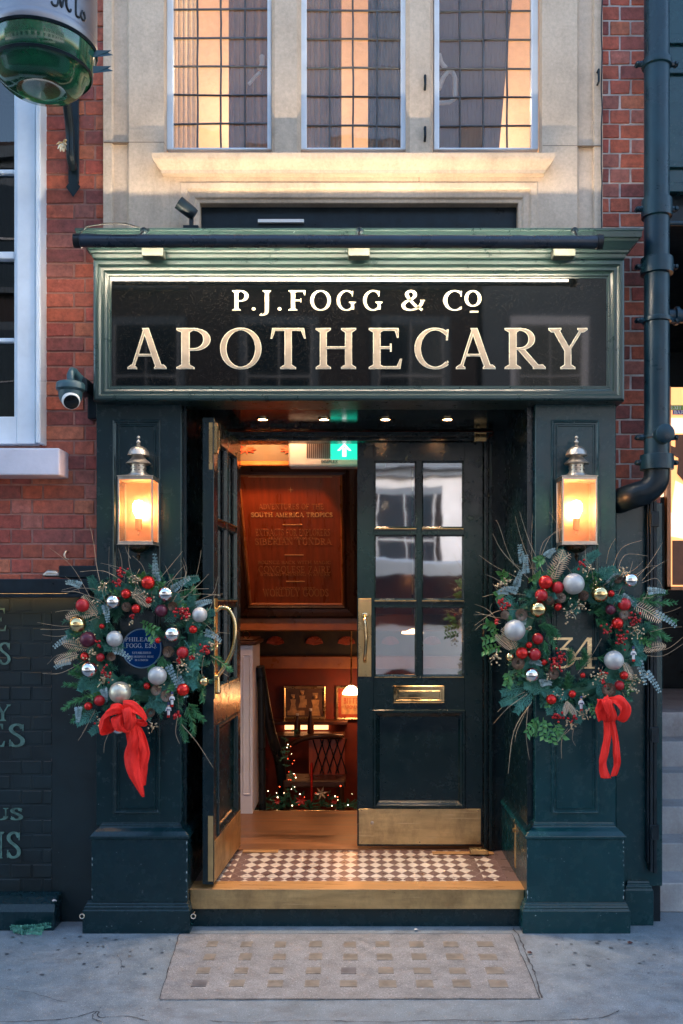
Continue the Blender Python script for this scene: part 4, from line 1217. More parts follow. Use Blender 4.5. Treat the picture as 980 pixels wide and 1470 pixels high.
la = lantern(((PX(169,-.155)+PX(219,-.155))/2, 0, zl), 'lit lantern on the left pilaster, above the wreath with the blue plaque')
lantern_parts(la)
lb_ = la.copy(); C.objects.link(lb_)
for ch in list(la.children):
    c = ch.copy(); C.objects.link(c); c.parent = lb_
    for g2 in ch.children:
        d2 = g2.copy(); C.objects.link(d2); d2.parent = c
lb_.location = ((PX(807.5,-.155)+PX(856.5,-.155))/2, 0, zl+.0)
lb_['label'] = 'lit lantern on the right pilaster, above the wreath framing the gold number 34'

# plaque and number
pq = thing('plaque', 'round blue plaque with white lettering inside the left wreath', 'plaque', (PX(203,-.02),-.004,PZ(931,-.02)))
M['blue'] = simple('blue enamel', (.003,.05,.19), .6, 0, .2, 10, .1, spec=.05)
M['blue_rim'] = simple('pale rim enamel', (.20,.32,.42), .35)
M['white_letter'] = simple('white lettering', (.55,.62,.68), .5)
t = MB(); t.lathe([(.108,0),(.108,.010),(.102,.014),(.0001,.014)], (0,0,0), 48, Matrix.Rotation(R(90),3,'X')); t.build('disc', M['blue'], pq, smooth=30)
t = MB(); t.lathe([(.106,.0145),(.104,.0165),(.101,.0165),(.099,.0143)], (0,0,0), 48, Matrix.Rotation(R(90),3,'X'), caps=False); t.build('rim', M['blue_rim'], pq, smooth=30)
t = MB()
text_line(t, 'PHILEAS J.', 0, .038, .021, -.0145, .0008, .175)
text_line(t, 'FOGG, ESQ.', 0, .004, .023, -.0145, .0008, .165)
text_line(t, 'ESTABLISHED', 0, -.028, .011, -.0145, .0008, .10)
text_line(t, 'HIS BUSINESS HERE', 0, -.048, .010, -.0145, .0008, .13)
text_line(t, 'IN LONDON', 0, -.066, .010, -.0145, .0008, .07)
t.build('lettering', M['white_letter'], pq)
nb_ = thing('house_number', 'gold painted number 34 on the right pilaster, inside the wreath', 'house number', (PX(824,0),0,PZ(956,0)))
for ch, a, b_ in (('3',-33,3),('4',-3,33)):
    t = MB(); gx0,gx1,_,_2 = glyph_box(ch); s = sc(0)
    sx_ = ((b_-a)/s)/(gx1-gx0)
    glyph_mesh(t, ch, a/s-gx0*sx_, 0, sx_, 41/s, -.001, .003, 0, .85)
    t.build('digit', M['gold'], nb_)

# ------------------------------------------------------------------ street furniture on the wall
# security camera
DY = -.16
cc = thing('security_camera', 'dark teal dome security camera with a white eyeball on the brick left of the fascia', 'security camera', (PX(101,DY),DY,PZ(562,DY)))
s = sc(DY)
t = MB(); t.lathe([(.0005,.055),(.045,.052),(.066,.045),(.072,.036),(.073,.010),(.068,.004),(.062,.0)], (0,0,0), 28); t.build('housing_cap', M['camera_teal'], cc, smooth=40)
t = MB(); t.lathe([(.060,.002),(.060,-.015),(.056,-.04),(.044,-.060),(.026,-.070)], (0,0,0), 28); t.build('housing', M['camera_teal'], cc, smooth=40)
dirv = Vector((.35,-.75,-.55)).normalized(); q = dirv.to_track_quat('Z','Y').to_matrix()
cen = Vector((.008,-.022,-.048))
t = MB(); t.lathe([(.0005,-.045),(.030,-.033),(.043,-.012),(.046,.008),(.044,.020),(.040,.028)], cen, 24, q); t.build('eyeball', M['white_plastic'], cc, smooth=60)
t = MB(); t.lathe([(.038,.029),(.030,.032),(.0005,.034)], cen, 24, q); eye = t.build('lens', M['black_glass'], cc, smooth=60)
t = MB(); t.tube([(0,.0,.05),(0,.0,.085),(0,.03,.115),(0,.07,.12)], .019, 10); t.tube([(0,.04,.115),(.035,.14,.06)], [.02,.03], 8); t.build('arm', M['camera_teal'], cc, smooth=50)
t = MB(); t.box(.028, .105, .20, .275, -.10, .09); t.box(.0,.06,.08,.24,.02,.09); t.build('wall_box', M['black_iron'], cc, bevel=.005)

# drain pipe
PY_ = -.03
px0 = PX(942.5,PY_); r = .0655
dp = thing('drainpipe', 'blue black iron drainpipe bending left above the side panel, beside the fascia', 'drainpipe', (px0,PY_,0))
t = MB(); t.tube([(0,0,6.3),(0,0,PZ(690,PY_)+.05)], r, 24); t.build('pipe', M['pipe'], dp, smooth=50)
t = MB(); P = catmull([(0,PZ(668,PY_)),(-.004,PZ(690,PY_)),(-.045,PZ(704,PY_)),(-.09,PZ(709,PY_)),(-.14,PZ(713,PY_)),(-.165,PZ(716,PY_)),(-.175,PZ(717,PY_))], 5)
t.tube([(x,.02*abs(x)/.17+.16*max(0,(abs(x)-.10)/.075)**2,z) for x, z in P], [r*1.02]*len(P), 20); t.build('elbow', M['black_iron'], dp, smooth=60)
def collar(py, h, k=1.18, ears=True):
    z = PZ(py, PY_)
    t = MB(); t.lathe([(r,-h/2),(r*k,-h/2+.004),(r*k*1.02,0),(r*k,h/2-.004),(r,h/2)], (0,0,z), 24)
    c = t.build('collar', M['pipe'], dp, smooth=35)
    if ears:
        for sg in (-1, 1):
            e = MB(); e.tube([(sg*r*1.05,.0,z),(sg*(r+.045),.005,z)], [.018,.013], 8); e.lathe([(.012,-.02),(.012,.012),(.007,.018)], (sg*(r+.036),-.0,z), 8, Matrix.Rotation(R(90),3,'X'))
            e.build('lug', M['pipe'], c, smooth=40)
collar(92, .04); collar(300, .10, 1.2); collar(383, .09, 1.28); collar(460, .03, 1.15); collar(664, .085, 1.32); collar(628, .02, 1.06)
t = MB(); z = PZ(627,PY_); t.lathe([(.05,0),(.05,.045),(.044,.05),(.0005,.052)], (.012,-r+.01,z), 20, Matrix.Rotation(R(90),3,'X')); t.build('rodding_cap', M['pipe'], dp, smooth=40)
t = MB(); z = PZ(452,PY_); t.tube([(0,.02,z+.0),(.5,.04,z)], .035, 14); t.lathe([(.035,0),(.048,.003),(.048,.02),(.035,.024)], (.10,.02,z), 16, Matrix.Rotation(R(90),3,'Y')); t.build('branch', M['pipe'], dp, smooth=50)
t = MB(); z = PZ(322,.1); t.tube([(.05,.12,z),(.6,.12,z)], .014, 8); t.build('branch', M['pipe'], dp, smooth=50)
t = MB(); t.tube([(-.01-.16,-.09,PZ(690,-.1)),(-.12,-.075,PZ(681,-.1))], .001, 4)

# hanging tavern lantern
HX, HY = PX(60,-.55), -.55
hl = thing('hanging_lantern', 'large round lantern, silvery drum over green glass bowl, hanging at the top left', 'lantern', (HX,HY,PZ(72,HY)))
m, nt, b = newmat('green bottle glass')
b.inputs['Base Color'].default_value = (.004,.06,.025,1); b.inputs['Roughness'].default_value = .12; b.inputs['Transmission Weight'].default_value = .25; b.inputs['Coat Weight'].default_value = .5
nz = noise(nt, 4, 4, .6); rr = ramp(nt, nz.outputs[0], [(.3,(.001,.05,.022)),(.7,(.008,.16,.065))]); nt.links.new(rr.outputs[0], b.inputs['Base Color'])
bump(nt, b, nz.outputs[0], .2, .02)
M['green_glass'] = m
M['silver'] = simple('dull silver metal', (.22,.21,.22), .38, .8, .25, 2.5, .25, 20, .004, stretch=(1,1,3))
rr_ = .252
t = MB(); t.lathe([(rr_,.03),(rr_,.42),(rr_*.9,.46),(.05,.55)], (0,0,0), 48); t.lathe([(rr_*.985,.0),(rr_*1.01,.02),(rr_*1.01,.04),(rr_,.05)], (0,0,0), 48, caps=False); t.build('drum', M['silver'], hl, smooth=40)
t = MB(); t.lathe([(rr_*.99,.025),(rr_*.96,-.03),(rr_*.91,-.105),(rr_*.85,-.115),(rr_*.80,-.125),(rr_*.74,-.16),(rr_*.62,-.185),(rr_*.45,-.196),(rr_*.42,-.188),(rr_*.30,-.188),(.0005,-.192)], (0,0,0), 48); t.build('glass_bowl', M['green_glass'], hl, smooth=50)
t = MB(); t.lathe([(rr_*.90,-.098),(rr_*.925,-.105),(rr_*.90,-.115)], (0,0,0), 48, caps=False); t.lathe([(rr_*.99,.012),(rr_*1.02,.004),(rr_*.99,-.006)], (0,0,0), 48, caps=False); t.build('hoop', M['black_iron'], hl, smooth=50)
# script letters on the drum (only the start of the word is in view)
t = MB()
def on_drum(p2, ang0):
    out = []
    for u, v in p2:
        a = R(ang0)+u/rr_
        out.append((rr_*1.004*math.cos(a), rr_*1.004*math.sin(a), v*.9-.005))
    return out
for st_ in ([(0,.10),(.01,.085),(.03,.095),(.035,.14),(.03,.17),(.04,.13),(.05,.09),(.06,.13),(.075,.17),(.075,.11),(.09,.085),(.10,.10)], [(.13,.17),(.13,.09),(.15,.085)], [(.17,.13),(.16,.10),(.175,.085),(.19,.10),(.18,.13)]):
    t.tube(on_drum(catmull([(x*.9, z+.0) for x, z in st_], 4), -62), .0055, 5)
t.build('lettering', M['black_plastic'], hl)
bx_ = PX(105,.1)-HX; by_ = .118-HY
t = MB()
t.box(bx_-.028, bx_+.028, by_-.02, by_, PZ(262,.1)-PZ(72,HY), PZ(150,.1)-PZ(72,HY)+.1)
t.add([(bx_-.04,by_-.021,PZ(258,.1)-PZ(60,HY)),(bx_,by_-.021,PZ(273,.1)-PZ(60,HY)),(bx_+.04,by_-.021,PZ(258,.1)-PZ(60,HY)),(bx_,by_-.021,PZ(245,.1)-PZ(60,HY))],[(0,1,2,3)])
P = catmull([(by_-.03,-.26),(by_-.09,-.22),(by_-.10,-.10),(by_-.16,.0),(by_-.24,.1),(by_-.30,.3),(.1,.56),(0,.56)], 5)
t.tube([(bx_*(y/by_) , y, z) for y, z in P], .024, 8)
t.build('wall_bracket', M['black_iron'], hl, bevel=.003)
t = MB()
for k in range(7):
    a = R(200+k*27); L_ = .06
    c0 = Vector((bx_-.03, by_-.09, -.15)); c1 = c0+Vector((math.cos(a)*L_*.6, -.02, math.sin(a)*L_))
    t.tube([c0, (c0+c1)/2+Vector((0,-.01,0)), c1], [.006,.014,.003], 6, flat=.5)
t.build('leaf_ornament', M['gold'], hl, smooth=60)
t = MB()
for zz in (.0,-.075): 
    t.add([(rr_*.95,.0,zz),(rr_+.07,.02,zz+.012),(rr_+.055,.02,zz),(rr_+.08,.02,zz-.012),(rr_*.95,.0,zz-.035)], [(0,1,2,3,4)])
t.build('finial_leaf', M['camera_teal'], hl)

# hooks on the left wall
hk = thing('wall_hook', 'small bent metal hook screwed in the brick above the ledge', 'hook', (PX(95,.1),.12,PZ(797,.1)))
t = MB(); t.tube([(0,.0,.02),(0,-.03,.022),(-.005,-.04,.0),(-.002,-.03,-.02),(.01,-.02,-.022)], .006, 6); t.build('hook', M['nickel'], hk, smooth=60)
hk = thing('pipe_fitting', 'small grey blue metal fitting lying on the ledge by the brick wall', 'fitting', (PX(75,.03),.03,PZ(826,.03)))
t = MB(); t.tube([(-.045,0,0),(-.02,0,.012),(.02,0,.01),(.045,0,-.004)], [.01,.02,.018,.01], 8); t.tube([(-.03,-.012,0),(.035,-.015,0)], .008, 6); t.build('body', M['nickel'], hk, smooth=60)

# ------------------------------------------------------------------ WREATHS
def fol(name, a, b_, rough=.55, tr=.0):
    m, nt, b = newmat(name)
    nz = noise(nt, 22, 3, .6)
    r_ = ramp(nt, nz.outputs[0], [(.32, a), (.68, b_)])
    nt.links.new(r_.outputs[0], b.inputs['Base Color']); b.inputs['Roughness'].default_value = rough
    return m
M['pine'] = fol('pine needles', (.03,.15,.06), (.08,.30,.11))
M['pine_dark'] = fol('dark fir needles', (.018,.10,.065), (.05,.21,.12))
M['cedar'] = fol('blue green cedar', (.025,.14,.10), (.08,.29,.22))
M['euca'] = fol('eucalyptus leaf', (.16,.26,.26), (.34,.44,.43))
M['leafgreen'] = fol('laurel leaf', (.03,.14,.03), (.09,.26,.06), .35)
M['goldfern'] = simple('gilded fern', (.70,.50,.32), .4, .4, .2, 20, 0)
M['twig'] = fol('pale twig', (.30,.20,.12), (.55,.42,.28), .7)
M['cone'] = fol('pine cone scale', (.10,.05,.03), (.30,.19,.125), .6)
M['cone_tip'] = fol('frosted cone scale', (.2,.13,.09), (.4,.3,.23), .6)
M['berry'] = simple('red berry', (.42,.008,.008), .2, 0, .3, 20, 0)
M['berry_gold'] = simple('gold berry', (.62,.46,.28), .28, .7, .2, 20, 0)
M['b_red'] = simple('glossy red bauble', (.62,.018,.012), .14, .45, .1, 6, 0)
M['b_redm'] = simple('matte red bauble', (.45,.012,.016), .42, .1, .1, 6, .1, 90, .001)
M['b_dark'] = simple('matte burgundy bauble', (.10,.012,.03), .4, .2, .2, 6, .1, 90, .001)
M['b_silver'] = simple('mirror silver bauble', (.78,.74,.70), .07, 1, .05, 6, 0)
M['b_white'] = simple('frosted white bauble', (.50,.49,.47), .45, .35, .1, 30, .3, 150, .001)
M['b_gold'] = simple('gold bauble', (.74,.55,.26), .10, 1, .08, 6, 0)
M['b_champ'] = simple('champagne bauble', (.62,.55,.42), .35, .6, .08, 30, .2, 150, .001)
m, nt, b = newmat('red velvet ribbon')
nz = noise(nt, 10, 4, .6); r_ = ramp(nt, nz.outputs[0], [(.3,(.85,.008,.003)),(.7,(1.0,.022,.010))]); nt.links.new(r_.outputs[0], b.inputs['Base Color'])
b.inputs['Roughness'].default_value = .75; b.inputs['Sheen Weight'].default_value = .15; b.inputs['Sheen Tint'].default_value = (1,.25,.2,1)
n2 = noise(nt, 16, 4, .6, (3,3,.6)); n3 = noise(nt, 260, 2, .5); bump(nt, b, n2.outputs[0], .5, .012, bump(nt, b, n3.outputs[0], .3, .001))
M['ribbon'] = m
M['wool_white'] = simple('white figurine', (.7,.68,.66), .5); M['navy'] = simple('navy figurine paint', (.02,.03,.10), .35); M['skin'] = simple('painted face', (.7,.42,.28), .5)

def frame_of(d):
    d = Vector(d).normalized(); up = Vector((0,-1,0))
    a = d.cross(up)
    if a.length < .1: a = d.cross(Vector((1,0,0)))
    a.normalize(); n = a.cross(d).normalized()
    return d, a, n
def bend(p, d, L, n, droop, rnd):
    p = Vector(p); d = Vector(d).normalized(); side = Vector((rnd.uniform(-1,1), rnd.uniform(-.5,.5), rnd.uniform(-1,1)))*.35
    pts = [p.copy()]
    for i in range(n):
        dd = (d + side*(i/n) + Vector((0,0,-droop))*(i/n)).normalized()
        p = p + dd*L/n; pts.append(p.copy())
    return pts
def leafquad(mb, p, d, nrm, L, w, fold=.25):
    d = d.normalized(); a = d.cross(nrm).normalized()
    mid = p + d*L*.45; tip = p + d*L
    up = nrm.normalized()*w*fold
    mb.add([p, mid+a*w/2+up, tip, mid-a*w/2+up, mid], [(0,1,4),(1,2,4),(2,3,4),(3,0,4)])
def pine_sprig(mb, p, d, L, rnd, nl=.034, nw=.0045, dens=62):
    pts = bend(p, d, L, 6, .25, rnd)
    mb.tube(pts, [.003]*6+[.001], 4)
    for i in range(dens):
        t = (i+.5)/dens*.98; k = min(5, int(t*6)); q = pts[k].lerp(pts[k+1], t*6-k)
        dd, a, n = frame_of(pts[k+1]-pts[k])
        ang = rnd.uniform(0, 6.283)
        o = a*math.cos(ang)+n*math.sin(ang)*.7
        v = (dd*.75+o*rnd.uniform(.6,1.0)).normalized()
        l = nl*(1.05-.55*t)*rnd.uniform(.8,1.15)
        w = v.cross(Vector((rnd.uniform(-1,1),rnd.uniform(-1,0),rnd.uniform(-1,1)))).normalized()*nw/2
        e = q+v*l
        mb.add([q-w, q+w, e+w*.25, e-w*.25], [(0,1,2,3)])
def cedar_sprig(mb, p, d, L, rnd):
    pts = bend(p, d, L, 7, .35, rnd)
    mb.tube(pts, [.0028]*7+[.001], 4)
    for i in range(1, 8):
        dd, a, n = frame_of(pts[i]-pts[i-1])
        for sgn in (-1, 1):
            l = L*.36*(1.1-.75*i/7)
            b0 = pts[i]; v = (dd*.8+a*sgn*.8+n*rnd.uniform(-.2,.3)).normalized()
            for k in range(4):
                q = b0+v*l*k/4
                for s2 in (-1, 1):
                    v2 = (v*.9+v.cross(n)*s2*.7+n*rnd.uniform(-.1,.3)).normalized()
                    leafquad(mb, q, v2, n+Vector((rnd.uniform(-.4,.4),0,rnd.uniform(-.4,.4))), .016*(1.1-.5*k/4), .0055)
            leafquad(mb, b0+v*l*.9, v, n, .016, .006)
def euca_sprig(mb, p, d, L, rnd, lf=.0092):
    pts = bend(p, d, L, 8, .5, rnd)
    mb.tube(pts, [.002]*8+[.0008], 4)
    for i in range(1, 9):
        dd, a, n = frame_of(pts[i]-pts[i-1])
        for sgn in (-1, 1):
            r_ = lf*(1.15-.6*i/8)
            c = pts[i]+a*sgn*r_*1.25+n*rnd.uniform(-.004,.004)
            nn = (n+a*sgn*rnd.uniform(-.5,.2)+dd*rnd.uniform(-.45,.45)).normalized()
            u = nn.cross(dd).normalized(); w = nn.cross(u)
            vs = [c+u*r_*math.cos(k*math.pi/4)+w*r_*.85*math.sin(k*math.pi/4) for k in range(8)]
            mb.add(vs+[c+nn*r_*.2], [(k, (k+1) % 8, 8) for k in range(8)])
def fern(mb, p, d, L, rnd):
    pts = bend(p, d, L, 10, .3, rnd)
    mb.tube(pts, [.0022]*10+[.0008], 4)
    for i in range(1, 15):
        t = i/15; k = min(9, int(t*10)); q = pts[k].lerp(pts[k+1], t*10-k)
        dd, a, n = frame_of(pts[k+1]-pts[k])
        for sgn in (-1, 1):
            l = L*.26*math.sin(math.pi*(.12+.85*t))**.7
            leafquad(mb, q, (a*sgn+dd*.35+n*.1), n, l, .0042, .2)
def leaf_cluster(mb, p, d, L, rnd, n=9, lw=.022, ll=.042):
    pts = bend(p, d, L, 5, .2, rnd)
    mb.tube(pts, [.0022]*5+[.001], 4)
    for i in range(n):
        t = (i+1)/n; k = min(4, int(t*5)); q = pts[k].lerp(pts[k+1], t*5-k)
        dd, a, nn = frame_of(pts[k+1]-pts[k])
        o = a*(1 if i % 2 else -1)*rnd.uniform(.5,1)+nn*rnd.uniform(-.1,.6)
        leafquad(mb, q, dd*.7+o, nn+Vector((rnd.uniform(-.4,.4),0,rnd.uniform(-.4,.4))), ll*rnd.uniform(.75,1.1), lw*rnd.uniform(.8,1.1), .2)
def cone(mb, c, r_, rnd, rot):
    c = Vector(c)
    for ring in range(7):
        z = -r_*1.1+ring*r_*.36; rr2 = r_*math.sin(math.pi*(.16+ring*.125))
        n = 9
        for k in range(n):
            a = 2*math.pi*(k+.5*(ring % 2))/n
            d0 = Vector((math.cos(a), math.sin(a), .45+ring*.08)); s2 = Vector((-math.sin(a), math.cos(a), 0))
            p0 = Vector((math.cos(a)*rr2*.45, math.sin(a)*rr2*.45, z)); p1 = Vector((math.cos(a)*rr2, math.sin(a)*rr2, z+r_*.28))
            w = rr2*.33
            vs = [p0-s2*w*.4, p0+s2*w*.4, p1+s2*w, p1+Vector((0,0,r_*.08)), p1-s2*w, (p0+p1)/2+Vector((0,0,-r_*.12))]
            mb.add([c+rot@v for v in vs], [(0,1,2,3,4),(0,5,1),(1,5,2),(2,5,3),(3,5,4),(4,5,0)])
def berries(mb, c, n, rnd, spread, r0, up=1.0):
    for _ in range(n):
        q = Vector(c)+Vector((rnd.gauss(0,spread), rnd.uniform(-.02,.015), rnd.gauss(0,spread*up)))
        mb.sphere(q, r0*rnd.uniform(.8,1.2), 8, 6)

def ribbon_strip(pts, widths, nrm=None, thick=.0016, wave=0, seed=0):
    """a cloth band along pts, with its side direction given per point"""
    mb = MB(); rnd = random.Random(seed)
    n = len(pts); m_ = 13
    P = [Vector(p) for p in pts]
    vs = []
    for i, p in enumerate(P):
        sd = Vector(nrm[i]).normalized()
        d = (P[min(n-1,i+1)]-P[max(0,i-1)]).normalized()
        up = sd.cross(d).normalized()
        for k in range(m_):
            u = k/(m_-1)-.5
            vs.append(p+sd*u*widths[i]+up*(wave*math.sin(i*.9+u*7+seed)*widths[i]+.13*widths[i]*math.cos(u*math.pi*2+seed*.7)+.05*widths[i]*math.sin(u*17+i*.35)))
    fs = []
    for i in range(n-1):
        for k in range(m_-1):
            fs.append((i*m_+k, i*m_+k+1, (i+1)*m_+k+1, (i+1)*m_+k))
    mb.add(vs, fs)
    return mb
def smooth3(pts, n=6):
    out = []
    P = [pts[0]]+list(pts)+[pts[-1]]
    for i in range(1, len(P)-2):
        a, b_, c, d = [Vector(q) for q in P[i-1:i+3]]
        for k in range(n):
            t = k/n
            out.append(.5*((2*b_)+(c-a)*t+(2*a-5*b_+4*c-d)*t*t+(3*b_-a-3*c+d)*t**3))
    out.append(Vector(pts[-1])); return out

def wreath(loc, label, cx, cy, seed, baubles, cones, red_b, gold_b, euca, cedar, pines, ferns, leaves, twigs, S=277.0, Rm=.268):
    W = thing('wreath', label, 'wreath', loc, 0, 'Christmas wreaths on the pilasters')
    rnd = random.Random(seed)
    L = lambda px, py, y=0: Vector(((px-cx)/S, y, (cy-py)/S))
    # dense background of fir needles wound on a ring
    rng = MB(); rng.tube([(Rm*math.cos(k*math.pi/16), .02, Rm*math.sin(k*math.pi/16)) for k in range(33)], .042, 8)
    rng.build('wreath_ring', M['pine_dark'], W)
    base = MB()
    for k in range(140):
        a = 2*math.pi*k/140+rnd.uniform(-.03,.03)
        rr2 = Rm+rnd.uniform(-.05,.055)
        p = Vector((rr2*math.cos(a), rnd.uniform(-.045,.01), rr2*math.sin(a)))
        out = 1 if rr2 > Rm-.01 else -1
        d = Vector((math.cos(a)*out*.7-math.sin(a)*rnd.uniform(.2,1.1), rnd.uniform(-.7,-.05), math.sin(a)*out*.7+math.cos(a)*rnd.uniform(.2,1.1)))
        pine_sprig(base, p, d, rnd.uniform(.05,.085) if out < 0 else rnd.uniform(.08,.13), rnd, .034, .0046, 60)
    fo = base.build('fir_foliage', M['pine_dark'], W); fo['kind'] = 'stuff'
    def dirxz(ang, y): return Vector((math.cos(R(ang)), y, math.sin(R(ang))))
    for (px, py, ang, l) in pines:
        t = MB(); pine_sprig(t, L(px,py,-.035), dirxz(ang, -.25), l, rnd, .040, .0052, 110); t.build('pine_sprig', M['pine'], W)
    for k in range(16):
        a = 360*k/16+rnd.uniform(-8,8)
        p = Vector((Rm*1.08*math.cos(R(a)), -.045, Rm*1.08*math.sin(R(a))))
        t = MB(); pine_sprig(t, p, dirxz(a+rnd.uniform(-50,20), -.35), rnd.uniform(.09,.13), rnd, .036, .0048, 90); t.build('pine_sprig', M['pine_dark'] if k % 2 else M['pine'], W)
    for k in range(28):
        a = 360*k/28+rnd.uniform(-9,9); q_ = Rm*rnd.uniform(.85,1.2); p = Vector((q_*math.cos(R(a)), -.05, q_*math.sin(R(a))))
        t = MB(); cedar_sprig(t, p, dirxz(a+rnd.uniform(-90,60), -.45), rnd.uniform(.07,.11), rnd); t.build('cedar_sprig', M['cedar'], W)
    for k in range(9):
        a = 360*k/9+rnd.uniform(-14,14); q_ = Rm*rnd.uniform(.9,1.25); p = Vector((q_*math.cos(R(a)), -.07, q_*math.sin(R(a))))
        t = MB(); leaf_cluster(t, p, dirxz(a+rnd.uniform(-90,60), -.45), .07, rnd, 8, .015, .03); t.build('leaf_sprig', M['leafgreen'], W)
    for k in range(10):
        a = 360*k/10+rnd.uniform(-14,14); q_ = Rm*rnd.uniform(.85,1.2); t = MB(); c = Vector((q_*math.cos(R(a)), -.10, q_*math.sin(R(a))))
        berries(t, c, 8, rnd, .014, .0045); t.build('gold_berry_cluster', M['berry_gold'], W, smooth=80)
    for (px, py, ang, l) in cedar:
        t = MB(); cedar_sprig(t, L(px,py,-.055), dirxz(ang, -.3), l, rnd); t.build('cedar_sprig', M['cedar'], W)
    for (px, py, ang, l) in euca:
        t = MB(); euca_sprig(t, L(px,py,-.075), dirxz(ang, -.25), l, rnd); t.build('eucalyptus_sprig', M['euca'], W)
    for (px, py, ang, l) in ferns:
        t = MB(); fern(t, L(px,py,-.085), dirxz(ang, -.2), l, rnd); t.build('gold_fern', M['goldfern'], W)
    for (px, py, ang, l) in leaves:
        t = MB(); leaf_cluster(t, L(px,py,-.06), dirxz(ang, -.35), l, rnd); t.build('leaf_sprig', M['leafgreen'], W)
    for (px, py, r_, k) in baubles:
        rr2 = r_/S*1.05
        c = L(px, py, -.075-rr2*.5-rnd.uniform(0,.012))
        t = MB(); t.sphere(c, rr2, 24, 16)
        o = t.build('bauble', M[k], W, smooth=80)
        if rr2 > .022:
            t = MB(); a = rnd.uniform(.3,2.8); ax_ = Vector((math.cos(a)*.8, .5, math.sin(a)*.8)).normalized(); q2 = ax_.to_track_quat('Z','Y').to_matrix()
            t.lathe([(rr2*.22, rr2*.95),(rr2*.22, rr2*1.12),(rr2*.1, rr2*1.14)], c, 10, q2); t.build('bauble_cap', M['brass'], o, smooth=40)
    for (px, py, r_) in cones:
        t = MB(); d = Vector((rnd.uniform(-.5,.5), -1, rnd.uniform(-.4,.5))).normalized()
        cone(t, L(px,py,-.085), r_/S, rnd, d.to_track_quat('Z','Y').to_matrix()); t.build('pine_cone', M['cone'] if rnd.random() < .65 else M['cone_tip'], W)
    for (px, py, n, sp) in red_b:
        t = MB(); berries(t, L(px,py,-.105), n, rnd, sp, .0068); t.build('red_berry_cluster', M['berry'], W, smooth=80)
    for (px, py, n, sp) in gold_b:
        t = MB(); c = L(px,py,-.10)
        berries(t, c, n, rnd, sp, .0052)
        for _ in range(5):
            e = c+Vector((rnd.gauss(0,sp*1.3), 0, rnd.gauss(0,sp*1.3))); t.tube([c, (c+e)/2+Vector((.004,-.006,.004)), e], .0013, 4)
        t.build('gold_berry_cluster', M['berry_gold'], W, smooth=80)
    for (pts, r0) in twigs:
        P3 = [L(px, py, -.06-.05*i/len(pts)+rnd.uniform(-.02,.02)) for i, (px, py) in enumerate(pts)]
        P3 = smooth3(P3, 5); n = len(P3)
        t = MB(); t.tube(P3, [r0*.85*(1-.65*i/n) for i in range(n)], 5); t.build('twig', M['twig'], W, smooth=60)
    return W, L
def rim_twigs(cx, cy, n, seed, r0, r1, a0=0, a1=360):
    rnd = random.Random(seed); out = []
    for k in range(n):
        a = R(a0+(a1-a0)*(k+rnd.uniform(-.4,.4))/n)
        tw = rnd.uniform(-.5,.5); l = rnd.uniform(r0, r1)
        pts = []
        for i in range(5):
            rr2 = 70+(l-70)*i/4; aa = a+tw*(i/4)**1.5
            pts.append((cx+rr2*math.cos(aa)*1.0+rnd.uniform(-2,2), cy-rr2*math.sin(aa)+rnd.uniform(-2,2)))
        out.append((pts, rnd.uniform(.0017,.0026)))
        if rnd.random() < .5:
            b0 = pts[3]; aa = a+tw+rnd.choice([-.5,.5])
            out.append(([b0, (b0[0]+12*math.cos(aa), b0[1]-12*math.sin(aa)), (b0[0]+28*math.cos(aa+.2), b0[1]-28*math.sin(aa+.2))], .0015))
    return out

def figurine(W, p, s=.022):
    """little soldier ornament hanging in the wreath: body, hat, arms"""
    t = MB(); p = Vector(p)
    t.lathe([(.0005,-s*1.6),(s*.35,-s*1.6),(s*.38,-s*.3),(s*.5,0),(s*.42,s*.5),(s*.2,s*.55)], p, 10); t.tube([p+Vector((-s*.5,-.0,s*.3)), p+Vector((-s*.65,-.004,-s*.5))], s*.13, 6); t.tube([p+Vector((s*.5,0,s*.3)), p+Vector((s*.65,-.004,-s*.5))], s*.13, 6)
    o = t.build('soldier_ornament', M['wool_white'], W, smooth=50)
    t = MB(); t.sphere(p+Vector((0,0,s*.8)), s*.32, 10, 8); t.build('head', M['skin'], o, smooth=60)
    t = MB(); t.lathe([(s*.32,s*1.0),(s*.36,s*1.5),(s*.2,s*1.65),(.0005,s*1.66)], p, 10); t.lathe([(s*.53,-s*.35),(s*.52,-s*.1)], p, 10); t.build('hat', M['navy'], o, smooth=50)
    t = MB(); t.tube([p+Vector((-s*.2,-.004,-s*1.6)), p+Vector((-s*.2,-.004,-s*2.2))], s*.16, 6); t.tube([p+Vector((s*.2,-.004,-s*1.6)), p+Vector((s*.2,-.004,-s*2.2))], s*.16, 6); t.build('leg', M['b_red'], o)

def zz(o, s, l): return [(o[0]+x*s, o[1]+y*s, r_*s, k) for x, y, r_, k in l]
s1, o1 = .2857, (60,770)
s2, o2 = .3061, (680,760)
bl1 = zz(o1, s1, [(548,232,32,'b_red'),(637,288,38,'b_silver'),(437,288,24,'b_red'),(375,327,36,'b_silver'),(552,320,17,'b_red'),(488,362,22,'b_red'),(222,345,32,'b_redm'),(198,440,40,'b_gold'),(250,515,37,'b_dark'),(382,512,38,'b_white'),(670,488,40,'b_silver'),(805,392,36,'b_white'),(772,465,20,'b_red'),(720,580,28,'b_redm'),(597,520,14,'b_red'),(597,695,44,'b_white'),(412,778,52,'b_champ'),(258,665,40,'b_silver'),(230,600,20,'b_red'),(308,605,20,'b_redm'),(540,748,17,'b_red'),(722,765,30,'b_red'),(305,820,26,'b_redm'),(248,848,20,'b_red'),(825,725,22,'b_gold'),(400,955,34,'b_silver'),(615,372,30,'b_dark'),(315,450,13,'b_red')])
